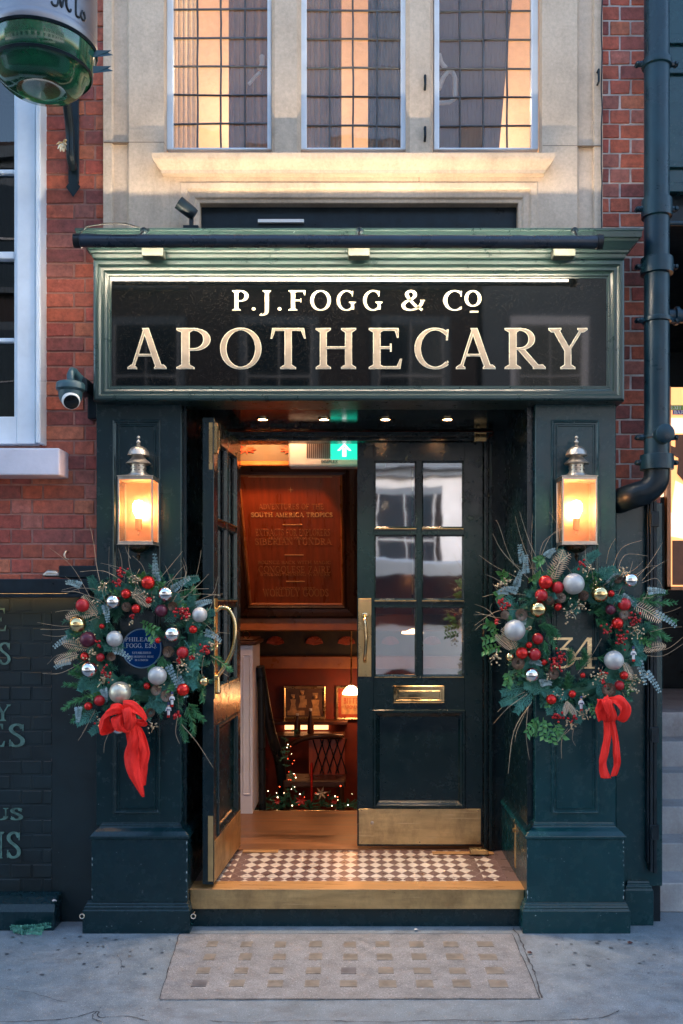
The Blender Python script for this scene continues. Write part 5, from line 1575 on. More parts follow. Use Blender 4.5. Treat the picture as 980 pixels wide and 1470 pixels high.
cn1 = [(o1[0]+x*s1, o1[1]+y*s1, r_*s1) for x, y, r_ in [(440,355,24),(670,350,24),(650,575,28),(585,768,26),(640,795,30),(560,880,22),(360,600,22)]]
rb1 = [(o1[0]+x*s1, o1[1]+y*s1, n, sp) for x, y, n, sp in [(410,190,16,.014),(405,230,14,.012),(735,385,22,.016),(700,378,10,.012),(350,680,16,.018),(690,890,14,.014),(835,565,18,.013),(320,935,9,.012),(300,540,10,.010),(765,605,10,.010),(465,400,5,.008),(700,610,8,.01)]]
gb1 = [(o1[0]+x*s1, o1[1]+y*s1, n, sp) for x, y, n, sp in [(480,215,14,.016),(330,245,14,.018),(200,520,14,.016),(270,590,14,.016),(335,705,14,.018),(715,640,14,.016),(310,930,14,.018),(570,950,12,.018),(870,545,10,.012),(520,290,8,.012),(465,430,5,.006)]]
eu1 = [(60+x*s1, 770+y*s1, a, l) for x, y, a, l in [(590,240,95,.16),(590,230,100,.13),(660,270,35,.12),(210,250,150,.08),(170,500,200,.11),(160,620,190,.09),(355,570,0,.13),(640,640,-60,.13),(690,700,-55,.12),(820,480,-10,.11),(320,760,-70,.07),(195,850,-85,.08),(325,335,-70,.1),(780,350,30,.09)]]
ce1 = [(60+x*s1, 770+y*s1, a, l) for x, y, a, l in [(290,290,110,.10),(330,350,200,.10),(620,430,40,.12),(720,520,-50,.16),(760,560,-85,.13),(560,380,60,.1),(300,880,200,.12),(340,920,215,.10),(540,800,-40,.10),(660,660,-70,.11),(280,330,60,.09),(430,560,170,.1),(700,240,20,.1)]]
pi1 = [(60+x*s1, 770+y*s1, a, l) for x, y, a, l in [(260,760,170,.15),(250,800,195,.16),(260,830,215,.15),(240,720,150,.11),(730,860,-65,.15),(740,840,-50,.13),(700,900,-80,.14),(850,600,-30,.14),(790,690,-75,.15),(610,600,-100,.09),(560,640,-90,.08),(620,620,-60,.1),(540,470,-10,.1)]]
le1 = [(60+x*s1, 770+y*s1, a, l) for x, y, a, l in [(530,270,40,.07),(500,430,-20,.10),(530,440,-60,.10),(540,250,120,.07)]]
fe1 = [(60+x*s1, 770+y*s1, a, l) for x, y, a, l in [(290,400,120,.13),(280,385,178,.15),(460,280,-25,.13),(200,590,190,.13),(250,560,165,.14)]]
tw1 = [([(60+x*s1, 770+y*s1) for x, y in p], w) for p, w in [
    ([(330,330),(295,180),(270,30),(255,-60)],.0022),([(520,300),(640,170),(720,75)],.002),([(600,300),(700,170),(735,148)],.0016),([(740,320),(790,180),(812,70)],.0018),([(700,330),(800,240),(850,190)],.002),([(620,330),(780,290),(908,296)],.0022),([(600,320),(720,270),(850,262)],.0018),([(250,300),(160,150),(60,60)],.0016),([(300,400),(150,460),(10,465)],.002),([(250,440),(120,450),(-5,430)],.002),([(230,470),(100,500),(15,492)],.0018),([(260,600),(120,680),(20,684)],.002),([(240,640),(110,590),(40,640)],.0016),([(270,870),(230,960),(195,1020)],.002),([(275,880),(240,940),(215,985)],.0018),([(350,980),(330,1030),(325,1080)],.0018),([(710,940),(790,1030),(870,1160)],.0022),([(690,900),(685,980),(705,1035)],.0018),([(700,600),(690,720),(700,860)],.0018),([(820,600),(815,680),(830,720)],.0016),([(860,600),(930,650),(900,690)],.0016),([(500,300),(450,150),(455,30)],.0022),([(455,110),(430,60),(440,0)],.0018),([(360,300),(345,160),(352,50)],.0014),([(860,620),(880,660),(950,700)],.0016)]]
tw1 += rim_twigs(205, 925, 14, 5, 105, 140, 20, 160)
WL, L1 = wreath((PX(205,-.10), -.07, PZ(925,-.10)), 'wreath of fir and silver and red baubles with a red bow, round the blue plaque', 205, 925, 11, bl1, cn1, rb1, gb1, eu1, ce1, pi1, fe1, le1, tw1)
bl2 = zz(o2, s2, [(322,248,31,'b_red'),(303,308,28,'b_redm'),(380,272,27,'b_redm'),(453,255,47,'b_white'),(575,302,38,'b_gold'),(288,373,37,'b_gold'),(718,238,33,'b_silver'),(690,350,28,'b_redm'),(627,375,23,'b_dark'),(658,438,26,'b_red'),(383,362,18,'b_red'),(178,470,47,'b_white'),(287,510,25,'b_redm'),(248,540,15,'b_red'),(213,577,27,'b_red'),(273,583,28,'b_redm'),(158,595,18,'b_gold'),(257,678,34,'b_silver'),(640,610,43,'b_white'),(318,620,14,'b_red'),(450,768,17,'b_red'),(350,792,23,'b_red'),(688,680,19,'b_red'),(630,300,15,'b_red'),(668,728,22,'b_redm'),(497,680,12,'b_red')])
cn2 = [(o2[0]+x*s2, o2[1]+y*s2, r_*s2) for x, y, r_ in [(213,397,28),(198,627,30),(362,675,26),(500,310,24),(622,750,32),(695,400,26),(390,320,26),(345,335,22),(135,400,20),(660,230,22)]]
rb2 = [(o2[0]+x*s2, o2[1]+y*s2, n, sp) for x, y, n, sp in [(735,425,20,.016),(670,510,26,.016),(370,620,26,.018),(390,590,14,.014),(122,355,12,.013),(118,335,6,.010),(485,165,10,.011),(375,875,14,.016),(440,880,8,.012),(590,712,10,.011),(600,470,10,.015),(90,430,6,.010),(600,665,6,.012)]]
gb2 = [(o2[0]+x*s2, o2[1]+y*s2, n, sp) for x, y, n, sp in [(520,185,18,.018),(440,390,18,.022),(490,360,14,.016),(90,590,20,.018),(570,680,24,.022),(680,200,18,.018),(735,470,18,.018),(740,690,20,.020),(500,860,20,.020),(440,910,12,.016),(110,270,12,.016),(150,240,10,.018),(250,460,6,.008),(725,740,12,.014)]]
eu2 = [(680+x*s2, 760+y*s2, a, l) for x, y, a, l in [(235,210,95,.10),(225,160,110,.10),(200,290,160,.09),(190,270,80,.09),(240,430,170,.07),(250,610,-10,.07),(620,260,60,.08),(680,310,-30,.09),(830,390,-20,.13),(760,600,-80,.14),(790,660,-50,.13),(300,720,20,.06),(160,290,170,.07),(330,130,60,.06),(800,290,10,.09)]]
ce2 = [(680+x*s2, 760+y*s2, a, l) for x, y, a, l in [(540,240,30,.13),(560,220,20,.12),(200,340,240,.09),(190,320,200,.09),(440,320,-60,.08),(250,740,180,.14),(270,760,220,.13),(330,760,160,.12),(380,780,-80,.10),(500,170,50,.10),(760,540,-90,.10),(300,740,-30,.1),(210,800,170,.1),(420,160,110,.08)]]
pi2 = [(680+x*s2, 760+y*s2, a, l) for x, y, a, l in [(780,340,0,.18),(790,380,-15,.18),(800,430,-40,.15),(770,330,20,.15),(800,470,-20,.14),(340,470,-60,.11),(330,520,-80,.10),(570,420,-30,.10),(560,390,10,.08),(440,640,80,.09),(480,660,60,.09),(520,640,90,.09),(580,600,-10,.1),(440,760,90,.1),(330,440,-40,.1),(300,450,-20,.1),(300,880,-110,.10)]]
le2 = [(680+x*s2, 760+y*s2, a, l) for x, y, a, l in [(150,260,110,.08),(130,500,180,.11),(120,545,195,.10),(110,470,160,.08),(320,880,-100,.11),(330,900,-70,.11),(290,880,-130,.10),(160,660,-100,.08),(250,250,40,.08),(340,300,70,.07),(150,280,200,.07),(330,130,200,.06),(370,910,-60,.08)]]
fe2 = [(680+x*s2, 760+y*s2, a, l) for x, y, a, l in [(340,250,72,.19),(365,240,78,.17),(730,350,-22,.17),(185,560,115,.14),(170,560,140,.12),(780,570,30,.12),(430,810,-60,.08),(430,800,-110,.08),(690,620,-60,.1)]]
tw2 = [([(680+x*s2, 760+y*s2) for x, y in p], w) for p, w in [
    ([(250,230),(130,110),(80,20)],.002),([(230,240),(90,170),(15,122)],.0018),([(290,230),(220,60),(185,-60)],.002),([(320,200),(250,60),(200,-80)],.0022),([(270,220),(262,60),(262,-70)],.0016),([(300,180),(180,160),(110,-20),(90,-40)],.0014),([(310,120),(350,30),(420,-15)],.002),([(300,170),(320,60),(400,0)],.002),([(380,100),(390,0),(340,-80)],.0016),([(515,150),(515,40),(548,-10)],.0016),([(615,160),(625,90),(645,45)],.002),([(640,200),(680,90),(775,52)],.002),([(660,210),(700,120),(805,125)],.0022),([(750,230),(810,160),(868,62)],.002),([(780,240),(830,180),(900,140)],.0018),([(780,250),(850,230),(880,300)],.0016),([(700,260),(800,180),(850,170)],.0016),([(180,420),(90,410),(0,385)],.002),([(120,430),(60,400),(-10,400)],.0018),([(110,430),(70,380),(75,345)],.0014),([(120,440),(40,440),(-5,470)],.0016),([(150,270),(90,230),(45,212)],.0016),([(240,770),(150,830),(85,905)],.002),([(230,760),(160,800),(100,850)],.0018),([(265,810),(180,940),(148,1135)],.0024),([(255,820),(200,930),(180,990)],.002),([(245,830),(235,960),(250,1075)],.002),([(450,930),(405,980),(395,1065)],.002),([(460,930),(455,980),(465,1010)],.0016),([(430,930),(395,970),(375,990)],.0014),([(820,480),(900,460),(955,455)],.0018),([(800,560),(890,560),(960,500)],.0022),([(800,590),(880,590),(965,530)],.002),([(860,400),(920,380),(950,362)],.0016),([(690,760),(695,800),(680,870)],.0034),([(590,510),(540,600),(470,670)],.0016),([(420,660),(430,600),(380,570)],.0016)]]
tw2 += rim_twigs(825, 920, 12, 8, 105, 150, 10, 170)
WR, L2 = wreath((PX(825,-.10), -.07, PZ(920,-.10)), 'wreath with red, gold and white baubles and a red bow, round the number 34', 825, 920, 23, bl2, cn2, rb2, gb2, eu2, ce2, pi2, fe2, le2, tw2)
for px, py in ((252,1000),(247,1015)): figurine(WL, L1(px, py, -.12), .02)
for px, py in ((902,936),(828,1006)): figurine(WR, L2(px, py, -.12), .02)

# bows
def bow(W, L, loops, tails):
    root = None
    t = MB()
    for (pts, wds, nr, sd) in loops+tails:
        P = smooth3([L(px, py, y) for px, py, y in pts], 6)
        n = len(P)
        ws = []; ns = []
        for i in range(n):
            f_ = i/(n-1)*(len(wds)-1); k = min(len(wds)-2, int(f_)); ws.append(.86*(wds[k]+(wds[k+1]-wds[k])*(f_-k))/277)
            k2 = min(len(nr)-2, int(i/(n-1)*(len(nr)-1))) if len(nr) > 1 else 0
            f2 = i/(n-1)*(len(nr)-1)-k2 if len(nr) > 1 else 0
            a = Vector(nr[k2]); b_ = Vector(nr[k2+1]) if len(nr) > 1 else a
            ns.append(a.lerp(b_, f2))
        m_ = ribbon_strip(P, ws, ns, wave=.05, seed=sd)
        o = len(t.v); t.v += m_.v; t.f += [tuple(i+o for i in f) for f in m_.f]; t.c += m_.c
    k = t.build('ribbon_bow', M['ribbon'], W, smooth=70, recalc=False)
    md = k.modifiers.new('t', 'SOLIDIFY'); md.thickness = .0012
    return k
bow(WL, L1,
    [([(192,1022,-.14),(180,1012,-.19),(165,1018,-.20),(159,1038,-.17),(168,1046,-.15),(186,1030,-.13)], [12,20,26,28,22,10], [(0,.3,1),(.2,.6,1),(.5,.6,.6),(1,.3,.2)], 1),
     ([(192,1022,-.14),(190,1010,-.20),(204,1010,-.21),(218,1026,-.18),(212,1034,-.15),(194,1030,-.13)], [12,20,22,16,14,10], [(0,.3,1),(-.2,.6,1),(-.3,.6,.8),(-.4,.3,1)], 2),
     ([(186,1020,-.15),(180,1026,-.20),(185,1042,-.20),(194,1046,-.17)], [12,20,18,8], [(1,.2,.1),(1,.4,0),(.9,.3,.1)], 3),
     ([(190,1016,-.16),(196,1012,-.22),(200,1030,-.22),(194,1044,-.18)], [12,18,20,12], [(1,.2,.1),(1,.4,0),(.9,.3,.1)], 4)],
    [([(194,1032,-.15),(198,1056,-.16),(196,1082,-.15),(203,1110,-.16),(213,1138,-.15)], [14,24,26,20,5], [(1,.1,0),(.9,-.4,.1),(1,.3,0),(.9,-.2,0)], 5),
     ([(196,1030,-.14),(206,1050,-.13),(212,1076,-.13),(210,1100,-.13),(211,1124,-.13)], [12,18,20,18,10], [(1,.2,0),(.9,.4,0),(1,-.3,0),(.8,.3,.2)], 6)])
bow(WR, L2,
    [([(862,1004,-.14),(852,998,-.20),(850,1014,-.20),(854,1030,-.17),(862,1022,-.14)], [14,22,24,16,10], [(1,.2,.3),(1,.5,.2),(1,.4,0),(.8,.2,.2)], 1),
     ([(862,1004,-.14),(872,1000,-.20),(884,1012,-.20),(880,1030,-.17),(868,1022,-.14)], [14,20,22,20,10], [(.6,.3,.8),(.8,.5,.5),(.9,.3,-.2),(.8,.2,.2)], 2),
     ([(860,1000,-.16),(858,1002,-.21),(866,1022,-.20),(866,1032,-.16)], [12,20,18,12], [(1,.2,.1),(1,.4,0),(.9,.3,.1)], 3)],
    [([(862,1024,-.15),(863,1050,-.15),(858,1078,-.16),(857,1095,-.15),(861,1112,-.15)], [12,12,13,14,17], [(1,.2,0),(.9,-.5,0),(1,.3,0),(.9,-.2,0)], 5),
     ([(868,1024,-.14),(875,1050,-.13),(877,1078,-.14),(878,1095,-.13),(873,1110,-.13)], [12,13,12,11,12], [(1,.2,0),(.9,.5,0),(1,-.3,0),(.8,.3,0)], 6)])

# ------------------------------------------------------------------ INSIDE THE DOORWAY
t = MB(); t.box(-1.5, 1.6, .802, 1.86, .10, .212)
tag(t.build('wooden_floor', M['wood_floor']), kind='structure')
t = MB(); t.box(-1.5, 1.6, 1.862, 4.0, -.42, -.35)
tag(t.build('lower_floor', M['dark_wood']), kind='structure')
t = MB(); t.box(-1.52, -1.5, .88, 3.2, -.35, 2.98); t.box(1.6, 1.62, .88, 3.2, -.35, 2.98); t.box(-1.5, 1.6, 3.2, 3.25, -.35, 2.98)
t.box(-1.5,-.846,.86,.88,.2,2.98); t.box(.846,1.6,.86,.88,.2,2.98); t.box(-.845,.845,.86,.88,2.80,2.98)
tag(t.build('interior_wall', M['maroon']), kind='structure')
t = MB(); t.box(-1.5, 1.6, .9, 3.2, 2.98, 3.0)
tag(t.build('interior_ceiling', M['dark_wood']), kind='structure')
ns_ = thing('step_nosing', 'brass strip on the edge of the wooden floor inside the doorway', 'step edge', (0,1.86,.21))
t = MB(); t.box(-1.0, .9, -.02, .006, -.04, .004); t.build('strip', M['brass_pol'], ns_, bevel=.002)
# oak battens and stop on the tiles
for i, (a, b_, y0, y1, lab) in enumerate(((348,399,.742,.79,'short oak strip on the tiles beside the open door'),(620,707,.70,.75,'long oak strip on the tiles under the closed door'))):
    w = thing('floor_strip', lab, 'wood strip', (PX((a+b_)/2,.75),(y0+y1)/2,.205)); hw = (b_-a)/2/sc(.75)
    t = MB(); t.box(-hw, hw, -(y1-y0)/2, (y1-y0)/2, 0, .008); t.build('strip', M['wood_strip'], w, bevel=.001)
w = thing('door_stop', 'small wooden block standing on the oak strip by the closed door', 'door stop', (PX(686.5,.71),.70,.213))
t = MB(); t.prism([(-.056,0),(.056,0),(.056,.022),(.045,.03),(-.05,.03),(-.056,.026)], -.03, .03); t.build('block', M['brass'], w, bevel=.002)

# leaning sign board (underside of the stair)
Y0b, Y1b = 1.40, 2.20
z0b, z1b = PZ(668,Y0b), PZ(880,Y1b)
Lb = math.hypot(Y1b-Y0b, z0b-z1b); tilt = math.atan2(Y1b-Y0b, z0b-z1b)
sb = thing('text_board', 'tilted mahogany board with gilt lettering hanging inside above the doorway', 'sign board', (-.46, Y0b, z0b))
def bpart(mb, name, mat, **k):
    return mb.build(name, mat, sb, rot=(tilt,0,0), **k)
t = MB(); t.box(-.36, .36, .0, .02, -Lb, 0); bd = bpart(t, 'board', M['red_wood'])
t = MB(); t.ring_xz(-.47, .47, -Lb-.03, .04, [(0,.03),(0,-.03),(.03,-.034),(.06,-.028),(.085,-.018),(.10,-.022),(.115,-.002),(.118,.01)]); bpart(t, 'frame', M['dark_wood'])
t = MB(); t.ring_xz(-.36, .36, -Lb+.08, -.07, [(0,.001),(0,-.008),(.008,-.011),(.016,-.004),(.018,.001)]); bpart(t, 'bead', M['red_wood_light'])
def vpos(py):
    lo, hi = 0, 1
    for _ in range(40):
        mid = (lo+hi)/2; Y = Y0b+(Y1b-Y0b)*mid; z = z0b+(z1b-z0b)*mid
        if H-(z-EYE)*F/(D+Y) < py: lo = mid
        else: hi = mid
    return -lo*Lb
M['gilt'] = simple('gilt lettering', (1.0,.50,.20), .4, .1, .2, 30, 0)
M['gilt_dim'] = simple('faded gilt lettering', (.60,.21,.07), .5, .1, .3, 30, 0)
def bt_(txt, py, h, w, mat='gilt_dim', wm=1.0):
    t = MB(); text_line(t, txt, 0, vpos(py), h, -.001, .001, w, wm); t.build('lettering', M[mat], bd)
t = MB(); t.box(-.29, .29, -.003, -.0005, vpos(685), vpos(684)); t.build('rule', M['gilt'], bd)
for py in (752.5, 796, 834):
    t = MB(); t.box(-.07, .07, -.003, -.0005, vpos(py+1), vpos(py)); t.build('rule', M['gilt'], bd)
t = MB(); zc_ = vpos(703); t.add([(-.022,-.002,zc_),(0,-.002,zc_-.003),(.022,-.002,zc_),(0,-.002,zc_+.003)],[(0,1,2,3)]); t.add([(0,-.0025,zc_-.03),(.003,-.0025,zc_),(0,-.0025,zc_+.03),(-.003,-.0025,zc_)],[(0,1,2,3)]); t.build('star', M['gilt'], bd)
bt_('ADVENTURES OF THE', 731, .045, .46, 'gilt_dim', 1.2)
bt_('SOUTH AMERICA TROPICS', 742, .036, .58, 'gilt', 1.7)
bt_('EXTRACTS FOR EXPLORERS', 769, .058, .54); bt_('SELECTED FROM THE', 774, .02, .36); bt_('SIBERIAN TUNDRA', 782, .055, .56, 'gilt_dim', 1.2)
bt_('BOUNCE BACK WITH MAGIC', 809.5, .028, .54, 'gilt_dim', 1.5); bt_('CONGOLESE ZAIRE', 822, .060, .54); bt_('STRENGTHENING WATERS', 826.5, .022, .52, 'gilt_dim', 1.4)
bt_("LONDONS MOST", 846, .022, .30, 'gilt_dim', 1.4); bt_('WORLDLY GOODS', 856, .070, .50, 'gilt_dim', 1.2)
# frieze over the board, beam below it
bm_ = thing('carved_beam', 'dark carved frieze with orange mouldings, high up behind the wall heater', 'beam', (0,1.34,2.7))
t = MB(); t.box(-1.5, 1.6, 0, .05, PZ(662,1.34)-2.7, PZ(638,1.34)-2.7); t.build('frieze_panel', M['frieze'], bm_)
t = MB(); t.box(-1.5, 1.6, -.02, .05, PZ(669,1.34)-2.7, PZ(662.5,1.34)-2.7); t.box(-1.5, 1.6, -.02, .05, PZ(637.5,1.34)-2.7, PZ(630,1.34)-2.7); t.build('moulding', M['red_wood_light'], bm_, bevel=.006)
t = MB()
for cx_ in (-.75,-.45,-.15,.3):
    for k in range(9):
        a = R(k*40); c0 = Vector((cx_, -.006, .02+PZ(650,1.34)-2.7)); 
        t.tube([c0, c0+Vector((math.cos(a)*.07,-.004,math.sin(a)*.03))], [.012,.003], 5)
t.build('carving', M['frieze_red'], bm_, smooth=60)
b2 = thing('panel_beam', 'orange brown beam under the tilted text board', 'beam', (0,2.26,0))
t = MB(); t.box(-1.2, .9, -.03, .05, PZ(906,2.26), PZ(882,2.26)); t.build('beam', M['red_wood_light'], b2, bevel=.01)
t = MB(); t.box(-1.5, -.86, 1.60, 1.63, .25, 2.9); tag(t.build('interior_partition', M['red_wood_light'], bevel=.004), kind='structure')
# dado
dd_ = thing('wall_frieze', 'dark wall frieze with red rosettes over an orange rail on the far wall', 'frieze', (0,3.19,0))
t = MB(); t.box(-1.5, 1.6, -.01, .008, PZ(941,3.18), PZ(896,3.18)); t.build('panel', M['frieze'], dd_)
t = MB(); t.box(-1.5, 1.6, -.04, .008, PZ(960,3.16), PZ(942,3.16)); t.build('rail', M['red_wood_light'], dd_, bevel=.006)
for px in (395, 451, 497, 560, 620):
    t = MB(); c0 = Vector((PX(px,3.18), -.012, PZ(920,3.18)))
    for k in range(9):
        a = R(20*k+10); t.tube([c0+Vector((0,0,-.03)), c0+Vector((math.cos(a)*.075,-.008,math.sin(a)*.06-.02))], [.01,.014], 5)
    t.build('rosette', M['frieze_red'], dd_, smooth=60)
# wall heater and exit sign
ht = thing('wall_heater', 'white wall heater with a grille above the inner door', 'heater', (PX(462,1.15),1.15,PZ(651,1.15)))
hw, hh = .222, .088
t = MB(); t.box(-hw, hw+.2, 0, .12, -hh, hh); t.build('casing', M['white_plastic'], ht, bevel=.02, seg=3)
t = MB()
for k in range(24): t.box(-.10+k*.013, -.093+k*.013, -.004, .0, -.03, .075)
t.build('grille', M['nickel_dark'], ht)
t = MB(); text_line(t, 'DIMPLEX', .05, -.062, .018, -.001, .001, .11, 1.2); t.build('lettering', M['black_plastic'], ht)
ex = thing('exit_sign', 'green lit exit sign with a white arrow pointing up, in front of the heater', 'exit sign', (PX(494,1.0),1.0,PZ(646.5,1.0)))
M['exit_green'] = emit('exit sign green', (.01,.42,.27), .45); M['exit_white'] = emit('exit sign arrow', (.8,.95,.9), .45)
t = MB(); t.box(-.088, .13, 0, .025, -.056, .062); t.build('panel', M['exit_green'], ex)
t = MB(); t.box(-.013, .013, -.003, 0, -.040, .015); t.prism([(-.045,-.002),(-.030,-.002),(0,.024),(.030,-.002),(.045,-.002),(0,.045)], -.0032, -.0002); t.build('arrow', M['exit_white'], ex)
t = MB(); t.box(-.09, .132, -.002, .027, .062, .082); t.build('housing', M['nickel_dark'], ex)
# counter end post
cp = thing('counter_post', 'pale lilac panelled counter end with a dark cap just inside the open door', 'counter', (PX(354,1.75),1.75,.21))
t = MB(); z1 = PZ(926,1.75)-.21; t.box(-.10, .042, .0, .5, 0, z1); t.ring_xz(-.028, .028, .14, z1-.07, [(0,-.001),(.0,-.008),(.006,-.008),(.010,.004)]); t.build('post', M['white_sill'], cp, bevel=.003)
t = MB(); t.box(-.11, .07, -.02, .52, z1, z1+.028); t.box(-.10,.05,-.01,.51,z1+.028,z1+.045); t.build('cap', M['dark_wood'], cp, bevel=.006)
rg = thing('brass_ring', 'small brass ring on the counter cap by the open door', 'ring', (PX(353,1.78),1.80,z1+.27))
t = MB(); t.tube([Vector((.026*math.cos(k*math.pi/8),0,.026*math.sin(k*math.pi/8)+.012)) for k in range(17)], .004, 6); t.build('ring', M['brass_pol'], rg, smooth=60)
# stair rail with its drape
hr = thing('stair_handrail', 'thick dark handrail sloping down behind the counter post', 'handrail', (0,0,0))
t = MB(); P = [(PX(368,2.0),2.0,PZ(962,2.0)),(PX(372,2.0),2.0,PZ(957,2.0)),(PX(386,2.1),2.1,PZ(1040,2.1)),(PX(402,2.3),2.3,PZ(1100,2.3)),(PX(408,2.5),2.5,PZ(1165,2.5))]
t.tube(smooth3(P[1:], 5), .04, 10); t.tube([(PX(374,2.0),2.0,PZ(960,2.0)),(PX(378,2.0),2.0,-.35)], .028, 8); t.build('rail', M['black_plastic'], hr, smooth=60)
# pictures
def picture(a, b_, c, d, lab):
    y = 3.185; p = thing('framed_picture', lab, 'picture', (PX((a+b_)/2,y), y, PZ((c+d)/2,y))); hw = (b_-a)/2/sc(y); hh = (d-c)/2/sc(y)
    t = MB(); t.ring_xz(-hw, hw, -hh, hh, [(0,.01),(0,-.02),(.008,-.024),(.018,-.018),(.020,-.005)]); t.build('frame', M['gold'], p)
    return p, hw, hh
M['pic_bg'] = simple('old photograph', (.11,.055,.03), .5, 0, .5, 9, 0); M['pic_tan'] = simple('old photograph light', (.50,.30,.14), .5, 0, .4, 20, 0); M['pic_dark'] = simple('old photograph dark', (.03,.014,.01), .5)
p, hw, hh = picture(407, 467, 985, 1032, 'framed old kitchen photograph with standing cooks on the far wall')
t = MB(); t.box(-hw+.018, hw-.018, -.006, .0, -hh+.018, hh-.018); img = t.build('print', M['pic_bg'], p)
t = MB()
for x, z, s in ((.095,-.03,1.0),(-.02,.02,.75),(-.10,-.01,.7)):
    t.prism([(x-.045*s,z-.085*s),(x+.045*s,z-.085*s),(x+.026*s,z+.0),(x+.036*s,z+.055*s),(x-.036*s,z+.055*s),(x-.022*s,z)], -.0075-s*.001, -.006); t.sphere((x,-.008,z+.08*s), .018*s, 10, 8, sz=1.1); t.prism([(x-.02*s,z+.09*s),(x+.02*s,z+.09*s),(x+.025*s,z+.115*s),(x-.025*s,z+.115*s)], -.014-s*.001, -.006)
t.box(-.15,.0,-.0078,-.006,-.11,-.07); t.box(-.04,.02,-.0085,-.006,-.02,.03)
t.build('figures', M['pic_tan'], img)
p, hw, hh = picture(482, 535, 985, 1033, 'framed bitters label with ornate border beside the glass lamp')
t = MB(); t.box(-hw+.018, hw-.018, -.006, .0, -hh+.018, hh-.018); img = t.build('print', M['pic_tan'], p)
t = MB(); t.ring_xz(-hw+.02, hw-.02, -hh+.02, hh-.02, [(0,-.0072),(.028,-.0072)]); text_line(t, 'BITTERS', 0, -.005, .05, -.007, .001, .19, 1.7); text_line(t, 'AROMATIC', 0, -.05, .028, -.007, .001, .17, 1.7); t.build('lettering', M['frieze_red'], img)
# lit shelf under the picture
sh = thing('mantel_shelf', 'dark shelf with a warm lit strip beneath the kitchen picture', 'shelf', (PX(440,3.0),3.0,PZ(1041,3.0)))
t = MB(); t.box(-.30, .35, 0, .19, 0, .03); t.build('board', M['dark_wood'], sh, bevel=.004)
M['shelf_led'] = emit('shelf light', (1.0,.42,.16), .7)
t = MB(); t.box(-.20, .18, .16, .185, -.06, -.012); t.build('light_strip', M['shelf_led'], sh)
for x, h, lab in ((PX(427,2.9),.16,'small dark bottle standing left below the kitchen picture'),(PX(446,2.9),.20,'taller bottle with a pale cap below the kitchen picture')):
    bo = thing('bottle', lab, 'bottle', (x,2.86,PZ(1053,2.86))); t = MB(); t.lathe([(.026,0),(.028,.01),(.028,h*.55),(.012,h*.75),(.011,h*.95)], (0,0,0), 12); t.build('glass', M['dark_wood'], bo, smooth=50); t = MB(); t.lathe([(.013,h*.95),(.013,h*1.05)], (0,0,0), 10); t.build('cap', M['white_plastic'], bo)
st_ = thing('side_table', 'dark table top behind the lattice back chair', 'table', (PX(440,2.86),2.86,0))
t = MB(); t.box(-.25,.32,-.12,.12,PZ(1056,2.86),PZ(1053.2,2.86)); t.build('top', M['dark_wood'], st_)
for x in (-.2,.27):
    t = MB(); t.box(x-.02,x+.02,-.02,.02,-.35,PZ(1056,2.86)); t.build('leg', M['dark_wood'], st_)
# chair with a lattice back
chy = 2.55
ch_ = thing('armchair', 'dark armchair with a curved lattice back inside the shop', 'chair', (PX(452,chy),chy,-.35))
def cz(py): return PZ(py,chy)+.35
t = MB(); t.tube(smooth3([(-.23,0,cz(1072)),(-.1,-.03,cz(1060)),(.05,-.04,cz(1056)),(.22,0,cz(1058))], 5), .022, 8); t.build('top_rail', M['dark_wood'], ch_, smooth=60)
t = MB()
for k in range(4):
    x = -.02+k*.062
    t.tube([(x,-.01,cz(1060)),(x+.09,-.01,cz(1110))], .005, 5); t.tube([(x+.09,-.012,cz(1060)),(x,-.012,cz(1110))], .005, 5)
t.build('lattice', M['black_plastic'], ch_)
t = MB(); t.box(-.05,.24,.0,.012,cz(1112),cz(1060)); t.build('back_panel', M['red_wood'], ch_)
t = MB(); t.box(-.24,.25,-.25,.05,cz(1122),cz(1112)); t.build('seat', M['dark_wood'], ch_, bevel=.01)
for x in (-.22,.22):
    for y in (-.23,.03):
        t = MB(); t.tube([(x,y,0),(x,y,cz(1118))], .018, 6); t.build('leg', M['dark_wood'], ch_)
# garland with fairy lights along the step and up the rail
gl_ = thing('garland', 'dark fir garland with fairy lights and red flowers behind the brass step edge', 'garland', (0,2.25,0))
rnd = random.Random(4)
t = MB()
path = [(PX(366+i*5.5,2.25), rnd.uniform(-.1,.1), PZ(1158,2.25)+rnd.uniform(-.03,.05)) for i in range(27)]
for q in path:
    for _ in range(3): pine_sprig(t, q, (rnd.uniform(-1,1), -.4, rnd.uniform(.0,1)), .10, rnd, .03, .005, 22)
for py in range(1050, 1160, 7):
    q = (PX(417+rnd.uniform(-5,5),2.2), -.05, PZ(py,2.2)); pine_sprig(t, q, (rnd.uniform(-1,1), -.4, rnd.uniform(-1,1)), .07, rnd, .03, .005, 22)
g1 = t.build('fir', M['pine_dark'], gl_)
for mname, n, nm in (('fairy_w', 20, 'fairy_light'), ('fairy_r', 16, 'fairy_light')):
    for _ in range(n):
        if rnd.random() < .3: px, py = rnd.gauss(417,6), rnd.uniform(1060,1150)
        else: px, py = rnd.uniform(368,508), rnd.gauss(1141,9)
        t = MB(); t.sphere((PX(px,2.12), 2.12-2.25+rnd.uniform(-.02,.02), PZ(min(py,1156),2.12)), rnd.uniform(.0012,.0040), 6, 4); t.build(nm, M[mname], gl_)
M['poinsettia'] = simple('poinsettia red', (.45,.02,.01), .5)
